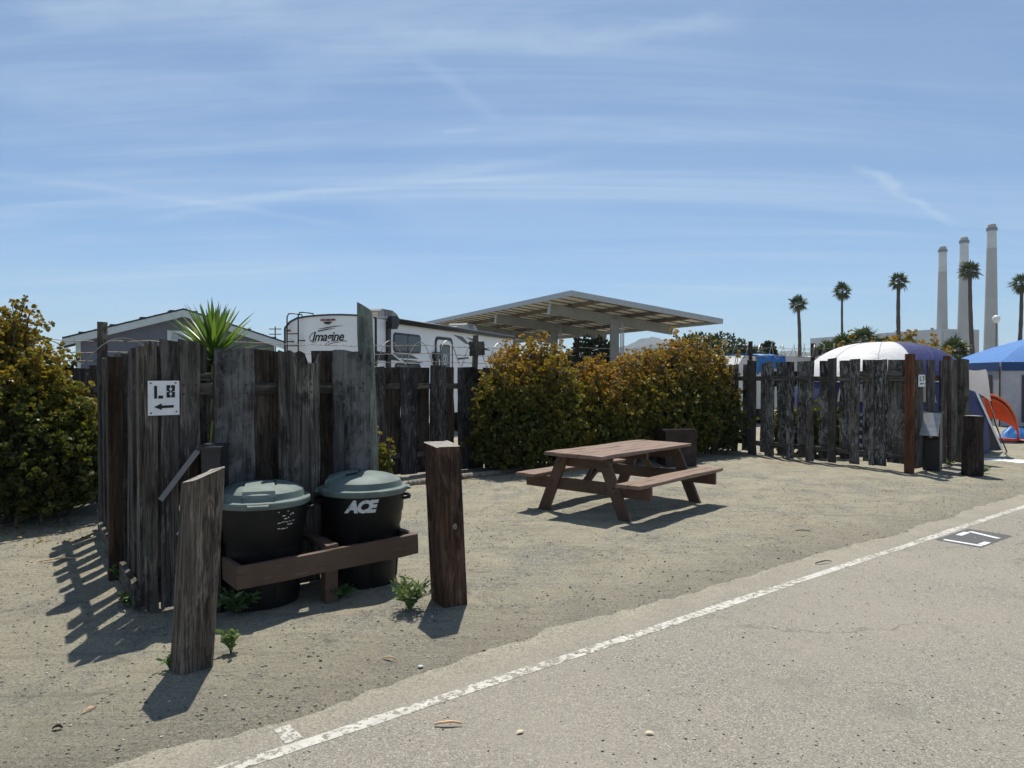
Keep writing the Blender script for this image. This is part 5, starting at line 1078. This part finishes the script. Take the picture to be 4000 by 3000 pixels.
cloth_grid(lambda u, v: tuple(Vector((8.9, 14.3, 1.2)).lerp(Vector((9.55, 14.5, 1.0)), u).lerp(Vector((9.3, 14.4, .03)).lerp(Vector((10.25, 14.8, .03)), u), v)), 10, 8).build('side_flap', M['cloth_dark'], aw, smooth=True)
# orange pop-up shelter
og = root('pop_up_shelter', 'bright orange pop-up shelter lying open under the blue canopy', 'pop-up shelter', (11.6, 17.4, 0), R(-32))
def orange(u, v):
    a = math.pi*u; r = .66 + .0*v; return (r*math.cos(a)*(1 + .05*v), -.25 + .75*v - .25*math.sin(a)*(1-v), .02 + 1.12*math.sin(a)**.85*(1 - .55*v**1.6))
cloth_grid(orange, 24, 8).build('shell', M['orange'], og, smooth=True)
mb = MB(); mb.tube([tuple(Vector(orange(i/20, 0)) + Vector((0, -.01, 0))) for i in range(21)], .022, 6); mb.build('rim', M['orange'], og, smooth=True)
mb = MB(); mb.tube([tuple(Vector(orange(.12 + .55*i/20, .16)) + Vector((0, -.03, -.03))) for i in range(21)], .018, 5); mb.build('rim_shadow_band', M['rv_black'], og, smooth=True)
cloth_grid(lambda u, v: (-.66 + 1.62*u, -.55 + 1.0*v, .015 + .03*math.sin(math.pi*u) + .05*(u > .8)*(1-v)), 12, 6).build('floor_sheet', M['orange'], og, smooth=True)
# blue canopy with screen walls
cy = root('canopy_tent', 'blue canopy tent with grey screen walls at the right edge', 'canopy tent', (15.07, 21.9, 0))
ca_ = Vector((.2, .98, 0))*4.2; cb_ = Vector((.98, -.2, 0))*4.2; apex = (ca_+cb_)/2 + Vector((0, 0, 2.92))
cor = [Vector((0, 0, 2.0)), cb_ + Vector((0, 0, 2.0)), ca_ + cb_ + Vector((0, 0, 2.0)), ca_ + Vector((0, 0, 2.0))]
for i in range(4):
    a, b = cor[i], cor[(i+1) % 4]
    def rf(u, v, a=a, b=b):
        e = a.lerp(b, u); p = e.lerp(apex, v); return tuple(p + Vector((0, 0, -.10*math.sin(math.pi*u)*(1-v)*.4 + .16*math.sin(math.pi*v)*(1 - abs(2*u-1)**2*.2) - .05*math.sin(math.pi*v))))
    cloth_grid(rf, 18, 10).build('roof_panel', M['canopy_blue'], cy, smooth=True)
    cloth_grid(lambda u, v, a=a, b=b: tuple(a.lerp(b, u) + Vector((0, 0, -.27*v - .04*math.sin(math.pi*u)*(1-v)*.0 + .0))), 12, 2).build('valance', M['valance'], cy, smooth=True)
    mb = MB(); mb.tube([(a.x, a.y, 0), (a.x, a.y, 2.0)], .025, 8); mb.build('leg', M['galv'], cy)
    o1 = a.lerp(b, .0); inn = (cor[0]+cor[2])/2
    def wl(u, v, a=a, b=b): p = a.lerp(b, u); p = p.lerp(inn, .015); return (p.x, p.y, .02 + 1.74*v)
    cloth_grid(wl, 10, 6).build('screen_wall', M['cloth_grey'], cy, smooth=True)
    def pn(u, v, a=a, b=b): p = a.lerp(b, .14 + .72*u); p = p.lerp(inn, .006); return (p.x, p.y, .15 + 1.45*v)
    cloth_grid(pn, 8, 4).build('mesh_panel', M['cloth_dark'], cy, smooth=True)
mb = MB(); mb.tube([(-.05, -.05, 0), (-.05, -.05, 1.85)], .02, 6); mb.build('red_strap', M['rust_orange'], cy)
def heap(name, label, cat, loc, r, h, mat, seed):
    rg = np.random.default_rng(seed); f = lambda u, v: (lambda a, q: (r*q*math.cos(a)*(1+.15*math.sin(3*a+seed)), .7*r*q*math.sin(a), h*(1-q**2)*(1+.18*math.sin(5*a+4*q)) + .003))(TP*u, 1-v)
    o = cloth_grid(f, 24, 8).build(name, mat, None, smooth=True, loc=loc); tag(o, label, cat)
heap('blue_bag', 'crumpled blue bag on the ground beside the orange shelter', 'bag', (12.75, 18.0, 0), .42, .26, M['tarp'], 3)
heap('white_mat', 'flat white mat on the dirt behind the round bollard', 'mat', (9.15, 13.25, 0), .55, .02, M['cloth_white'], 4)

# ------------------------------------------------------------------ vehicles beyond the back fence
def parked_rv(name, label, loc, rz, L, W, H, kind):
    r_ = root(name, label, 'camper', loc, rz, 'campers beyond the back fence'); mb = MB(); pf = [(0, .5), (L, .5), (L, H-.15), (L-.2, H), (.25, H), (0, H-.3)]
    mb.prism(pf, (0, W, 0), (1, 0, 0), (0, 0, 1), W); mb.build('body', M['rv_far'], r_)
    for x in (L*.25, L*.6): mb = MB(); mb.prism(rrect(x, x+.8, H-1.0, H-.5, .06), (0, -.001, 0), (1, 0, 0), (0, 0, 1), .01); mb.build('window', M['glass_dark'], r_)
    for x in (L*.3, L*.75): mb = MB(); mb.tube([(x, .02, .35), (x, .22, .35)], .35, 16); mb.build('wheel', M['rv_black'], r_)
    if kind == 'tarp':
        f = lambda u, v: (.75 + .05*math.sin(9*v) + u*(L-3.0 + .1*math.sin(7*v)), -.04 - .02*math.sin(20*u) + (W+.08)*max(0, min(1, (v-.3)/.7)), (H+.03+.03*math.sin(8*u+5*v)+.035*math.sin(23*u+2*v)) if v > .3 else H+.02 - (.3-v)/.3*(.50+.12*math.sin(15*u)+.07*math.sin(37*u)))
        cloth_grid(f, 24, 10).build('tarp', M['tarp'], r_, smooth=True)
    else:
        mb = MB(); mb.prism([(0, H), (1.0, H), (.95, H+.26), (.8, H+.30), (.12, H+.30), (0, H+.22)], (L*.30, W*.7, 0), (1, 0, 0), (0, 0, 1), .7); mb.build('roof_air_conditioner', M['rv_far'], r_)
        mb = MB(); mb.box(L*.30+.08, L*.30+.85, W*.7-.706, W*.7-.701, H+.05, H+.22); mb.build('coil_grille', M['ac_grey'], r_)
parked_rv('camper', 'white camper roof covered with a blue tarp beyond the peeling fence', (7.2, 22.6, 0), R(28), 4.2, 2.2, 2.22, 'tarp')
parked_rv('camper', 'off-white camper with roof air conditioner left of the white tent', (10.2, 24.6, 0), R(25), 5.0, 2.2, 2.0, 'ac')

# ------------------------------------------------------------------ trees, palms, lamp
def fan_palm(label, loc, h, cr, seed, name='fan_palm', trunk_r=.22, nf=46, bend_=0.6, grp='tall fan palms', lo=-50):
    rg = np.random.default_rng(seed); r_ = root(name, label, 'palm', loc, 0, grp); mb = MB(); bx, by = rg.normal(0, bend_, 2); m = 14; pts = []; rad = []
    for i in range(m): q = i/(m-1); pts.append((bx*math.sin(q*2.2)*.6, by*q*q, -.2 + (h+.2)*q)); rad.append(trunk_r*(1.15 - .35*q + (.35*(1-q)**6)) * (1 + .06*(-1)**i))
    mb.tube(pts, rad, 10); mb.build('trunk', M['bark'], r_, smooth=True); T0 = Vector(pts[-1]); V = []; Fq = []; tint = []
    for i in range(nf):
        az = 2.4*i + rg.normal(0, .2); q = i/nf; el = R(85 - (85-lo)*q**.9 + rg.normal(0, 8)); d = Vector((math.cos(az)*math.cos(el), math.sin(az)*math.cos(el), math.sin(el))); s_ = Vector((-math.sin(az), math.cos(az), 0)); u = s_.cross(d)
        L = cr*rg.uniform(.8, 1.05); hub = T0 + d*L*.42; tn_ = float(np.clip(.25 + .55*q + rg.normal(0, .12), 0, 1)); b0 = len(V)
        V.extend([tuple(T0 - s_*.03), tuple(T0 + s_*.03), tuple(hub + s_*.015), tuple(hub - s_*.015)]); Fq.append((b0, b0+1, b0+2, b0+3)); tint += [tn_]*4
        nb = 11
        for k_ in range(nb):
            a = R(-100 + 200*k_/(nb-1)); dd = (d*math.cos(a) + s_*math.sin(a) - Vector((0, 0, .25+.3*abs(math.sin(a))))*.5).normalized(); w_ = dd.cross(u).normalized()*L*.045; tip = hub + dd*L*.58*(1-.25*abs(math.sin(a))) + u*rg.normal(0, .05)*L - Vector((0, 0, .10*L)); md = hub.lerp(tip, .55) + Vector((0, 0, .03*L))
            b0 = len(V); V.extend([tuple(hub), tuple(md + w_), tuple(tip), tuple(md - w_)]); Fq.append((b0, b0+1, b0+2, b0+3)); tint += [tn_]*4
    npmesh('crown', np.array(V), np.array(Fq), M['palm'], r_, False, tint)
for px, y, zc, lab in ((49.3, 122.0, 13.9, 'tall fan palm standing alone left of the others, above the camper'), (56.2, 120.0, 15.8, 'thin tall fan palm above the two low palms, second from the left'), (65.8, 120.0, 17.4, 'tall fan palm between the thin palm and the three stacks'), (73.6, 113.0, 18.2, 'tall leaning fan palm in front of the right two stacks'), (80.4, 113.0, 16.1, 'tall fan palm at the right edge beside the tallest stack')):
    fan_palm(lab, (px, y, 0), zc, 2.15, int(px), bend_=.8, trunk_r={49.3: .30, 56.2: .20, 65.8: .34, 73.6: .33, 80.4: .31}[px], nf=38 + int(px*7) % 17, lo=-35 - int(px*13) % 35)
for px, y, zc, cr_, lab in ((30.2, 65.0, 4.1, 1.7, 'low bushy fan palm under the thin tall palm'), (35.2, 71.0, 5.0, 2.0, 'low fan palm above the dark tree, right of the thin palm'), (23.6, 53.0, 3.0, 1.6, 'low palm beside the post with a cross board'), (37.3, 60.0, 3.6, 1.7, 'low palm in front of the power plant between the tents')):
    fan_palm(lab, (px, y, 0), zc, cr_, int(px*3), trunk_r=.2, nf=40, bend_=.1, grp='low fan palms', lo=-40, name='low_fan_palm')
def tree(label, loc, lobes, n, leaf, seed, grp='trees beyond the fences', name='tree', tint=.45):
    rg = np.random.default_rng(seed); r_ = root(name, label, 'tree', loc, 0, grp); lob = np.array(lobes, float); k = rg.integers(0, len(lob), n); d = rg.normal(size=(n, 3)); d /= np.linalg.norm(d, axis=1, keepdims=True)
    lump = 1 + .16*np.sin(7*d[:, 0]+seed)*np.sin(6*d[:, 2]+1) + .10*np.sin(13*d[:, 1]+2*seed)*np.sin(11*d[:, 0]); C = lob[k, :3] + d*lob[k, 3:]*(lump*(1-.35*rg.random(n)**2))[:, None]
    dr = d + rg.normal(0, .6, d.shape); dr /= np.linalg.norm(dr, axis=1, keepdims=True)
    leaves('crown', C, dr, leaf*rg.uniform(.6, 1.3, n), np.clip(rg.normal(tint, .2, n), 0, 1), M['tree'], r_, 'oval', seed)
    mb = MB(); zc = lob[:, 2].mean(); mb.tube([(0, 0, -.1), (.05, 0, zc*.5), (0, .05, zc)], [lob[:, 3].max()*.12, lob[:, 3].max()*.09, lob[:, 3].max()*.05], 8)
    for q in lob: mb.tube([(0, 0, zc*.45), (q[0]*.5, q[1]*.5, (zc*.45+q[2])/2), (q[0], q[1], q[2])], [lob[:, 3].max()*.06, lob[:, 3].max()*.045, .03], 6)
    mb.build('trunk', M['bark'], r_, smooth=True)
tree('dark cypress tree under the carport, left of its middle post', (4.1, 40.5, 0), [(0, 0, 2.3, .9, .9, 1.4), (.7, 0, 2.7, .8, .8, .9), (-.6, .2, 1.8, .8, .7, 1.0), (1.3, 0, 2.3, .6, .6, .8)], 4200, .24, 81)
tree('rounded dark tree right of the hedge, under the small cloud', (16.4, 56, 0), [(0, 0, 2.7, 2.0, 2.0, 2.0), (1.8, 0, 2.3, 1.6, 1.6, 1.6), (-1.8, 0, 2.9, 1.7, 1.6, 1.9), (3.2, .3, 1.6, 1.2, 1.2, 1.1)], 9000, .30, 82)
tree('dark twisted tree behind the low palms', (33.4, 66, 0), [(0, 0, 3.6, 1.2, 1.1, .8), (1.3, 0, 4.2, .9, .9, .7), (-1.2, 0, 3.0, 1.1, 1.0, .7), (-2.4, 0, 2.4, 1.0, 1.0, .7)], 4200, .30, 83, tint=.2)
tree('low green shrub mass left of the white tent roof', (21.0, 42, 0), [(0, 0, 1.4, 1.5, 1.2, 1.3), (1.8, 0, 1.6, 1.2, 1.2, 1.3), (-1.4, 0, 1.1, 1.2, 1.0, 1.0)], 4200, .26, 84, tint=.6)
tree('small dark fir behind the camper air conditioner', (22.4, 62, 0), [(0, 0, 2.6, .9, .9, 1.0), (.0, 0, 3.6, .5, .5, .8), (.8, 0, 1.9, 1.0, 1.0, .7)], 2400, .30, 85, tint=.25)
tree('grey-green feathery shrub between the two tents', (31.0, 52.5, 0), [(0, 0, 2.2, 1.4, 1.2, 1.3), (1.6, 0, 1.8, 1.2, 1.1, 1.1), (-1.2, .2, 2.3, 1.0, 1.0, 1.3)], 3800, .26, 86, tint=.7)
tree('low trees behind the blue canopy at the right edge', (72, 98, 0), [(0, 0, 3.8, 3.0, 2.5, 2.2), (5, 0, 4.2, 3.2, 2.5, 2.4), (9, 1, 4.6, 2.5, 2.5, 2.6)], 3600, .35, 87)
# far wooded strip
rg = np.random.default_rng(9); n = 9000; x = rg.uniform(60, 260, n); P = np.stack([x, 520 + rg.normal(0, 8, n), np.minimum(np.abs(rg.normal(0, 1, n)), 1.9)*5*(1+.5*np.sin(x*.11)+.4*np.sin(x*.37)) + 1 + 5*np.exp(-((x-150)/70)**2)], 1); dr = rg.normal(size=(n, 3)); dr /= np.linalg.norm(dr, axis=1, keepdims=True)
wd = leaves('far_woods', P, dr, rg.uniform(1.2, 2.6, n), np.clip(rg.normal(.5, .2, n), 0, 1), M['tree'], None, 'oval', 9); tag(wd, 'distant hazy wood on the horizon beyond the fence', 'woods', kind='stuff')
sl = root('street_lamp', 'globe street lamp on a thin pole in front of the tallest stack', 'street lamp', (40.9, 60, 0))
MB().tube([(0, 0, -.1), (0, 0, 6.0)], [.06, .045], 8).build('pole', M['lamp_pole'], sl)
MB().lathe([(.06, 5.98), (.22, 6.1), (.31, 6.32), (.26, 6.52), (.12, 6.63), (.01, 6.65)], 18).build('globe', M['globe'], sl, smooth=True)
up = root('utility_pole', 'far thin utility pole left of the trailer', 'utility pole', (-50, 150, 0))
MB().tube([(0, 0, -.2), (0, 0, 11.8)], [.2, .14], 8).build('pole', M['lamp_pole'], up)
for z in (11.3, 10.2): MB().box(-1.3, 1.3, -.08, .08, z-.1, z+.1).build('crossarm', M['lamp_pole'], up)

# ------------------------------------------------------------------ power plant and hills
def stack(label, x, y, h, r0, r1, band):
    s_ = root('smokestack', label, 'smokestack', (x, y, 0), 0, 'power plant smokestacks'); rr = lambda z: r0 + (r1-r0)*(max(z, 0)/h)**.9
    MB().lathe([(rr(z), z) for z in (-1, 20, 45, 70, 95, band)], 32, closed=False).build('shaft', M['concrete'], s_, smooth=True)
    MB().lathe([(rr(z), z) for z in (band, (band+h)/2, h-4)], 32, closed=False).build('pale_top_section', M['concrete_pale'], s_, smooth=True)
    MB().lathe([(r1, h-4), (r1*.93, h-1), (r1*.88, h), (r1*.7, h-.2)], 32, closed=False).build('rim', M['concrete'], s_, smooth=True)
    MB().lathe([(r1*1.0, h-6.2), (r1*1.22, h-6), (r1*1.22, h-3.2), (r1*1.18, h-3.2), (r1*1.18, h-5.6), (r1, h-5.6)], 32, closed=False).build('gallery', M['lamp_pole'], s_)
stack('tallest smokestack in view, nearest, behind the globe lamp', 429.5, 637, 136.5, 6.2, 3.55, 115)
stack('middle smokestack of the three, behind the leaning palm', 443, 697, 136.5, 6.2, 3.6, 112)
stack('left smokestack of the three, rising from the plant roof', 452.3, 747, 136.5, 6.2, 3.6, 110)
pp = root('power_plant', 'pale grey concrete power plant hall below the smokestacks', 'building', (423, 700, 0), R(106))
MB().box(0, 190, -48, 0, -1, 47).build('hall', M['plant_wall'], pp); MB().box(-4, -.1, -40, -2, -1, 44).build('end_wing', M['plant_wall'], pp)
for i in range(9): MB().box(10+19*i, 10.6+19*i, -.0, .8, 0, 47.2).build('pilaster', M['plant_wall'], pp)
for i in range(3): MB().box(20+45*i, 22+45*i, -12, -10, 47, 49.5).build('roof_vent', M['lamp_pole'], pp)
tk = root('storage_tank', 'round grey storage tank left of the power plant hall', 'tank', (356, 660, 0))
MB().lathe([(14, -1), (14, 29), (13.7, 29.4), (.1, 31)], 40).build('shell', M['plant_wall'], tk, smooth=True, autosmooth=40)
def hills(name, y, x0, x1, base, prof, mat, seed):
    rg = np.random.default_rng(seed); n = 160; rows = 10; V = []; xs = np.linspace(x0, x1, n); pz = np.interp(xs, [p[0] for p in prof], [p[1] for p in prof]) + 4*np.sin(xs*.013) + 2.5*np.sin(xs*.05) + rg.normal(0, 1.0, n)
    for j in range(rows):
        q = j/(rows-1)
        for i in range(n): V.append((xs[i]*(1+.0*q), y + 500*q + 30*math.sin(xs[i]*.01+j), base + max(0, pz[i]-base)*math.sin(q*math.pi/2)**1.3*(1+.06*math.sin(xs[i]*.03+j*2))))
    Fq = [(j*n+i, j*n+i+1, (j+1)*n+i+1, (j+1)*n+i) for j in range(rows-1) for i in range(n-1)]; o = npmesh(name, np.array(V), np.array(Fq), mat, None, True); tag(o, kind='structure')
hills('hills', 2300, -300, 1900, -2, [(-300, 20), (100, 60), (330, 100), (450, 118), (540, 142), (640, 128), (760, 108), (900, 80), (1100, 92), (1350, 60), (1900, 30)], M['hill'], 3)

# ------------------------------------------------------------------ air
hz = MB(); hz.box(-1500, 2200, -60, 2950, -1.2, 190); ho = hz.build('haze', None); ho.data.materials.clear(); ho["kind"] = "stuff"; ho["label"] = "pale thin sea haze over the whole place"; ho["category"] = "haze"
hm = bpy.data.materials.new('sea_haze'); hm.use_nodes = True; hm.node_tree.nodes.clear(); vo = hm.node_tree.nodes.new('ShaderNodeVolumePrincipled'); oo = hm.node_tree.nodes.new('ShaderNodeOutputMaterial')
vo.inputs['Color'].default_value = (.52, .66, .84, 1); vo.inputs['Density'].default_value = 0.00020; vo.inputs['Anisotropy'].default_value = 0.2
hm.node_tree.links.new(vo.outputs[0], oo.inputs['Volume']); ho.data.materials.append(hm)
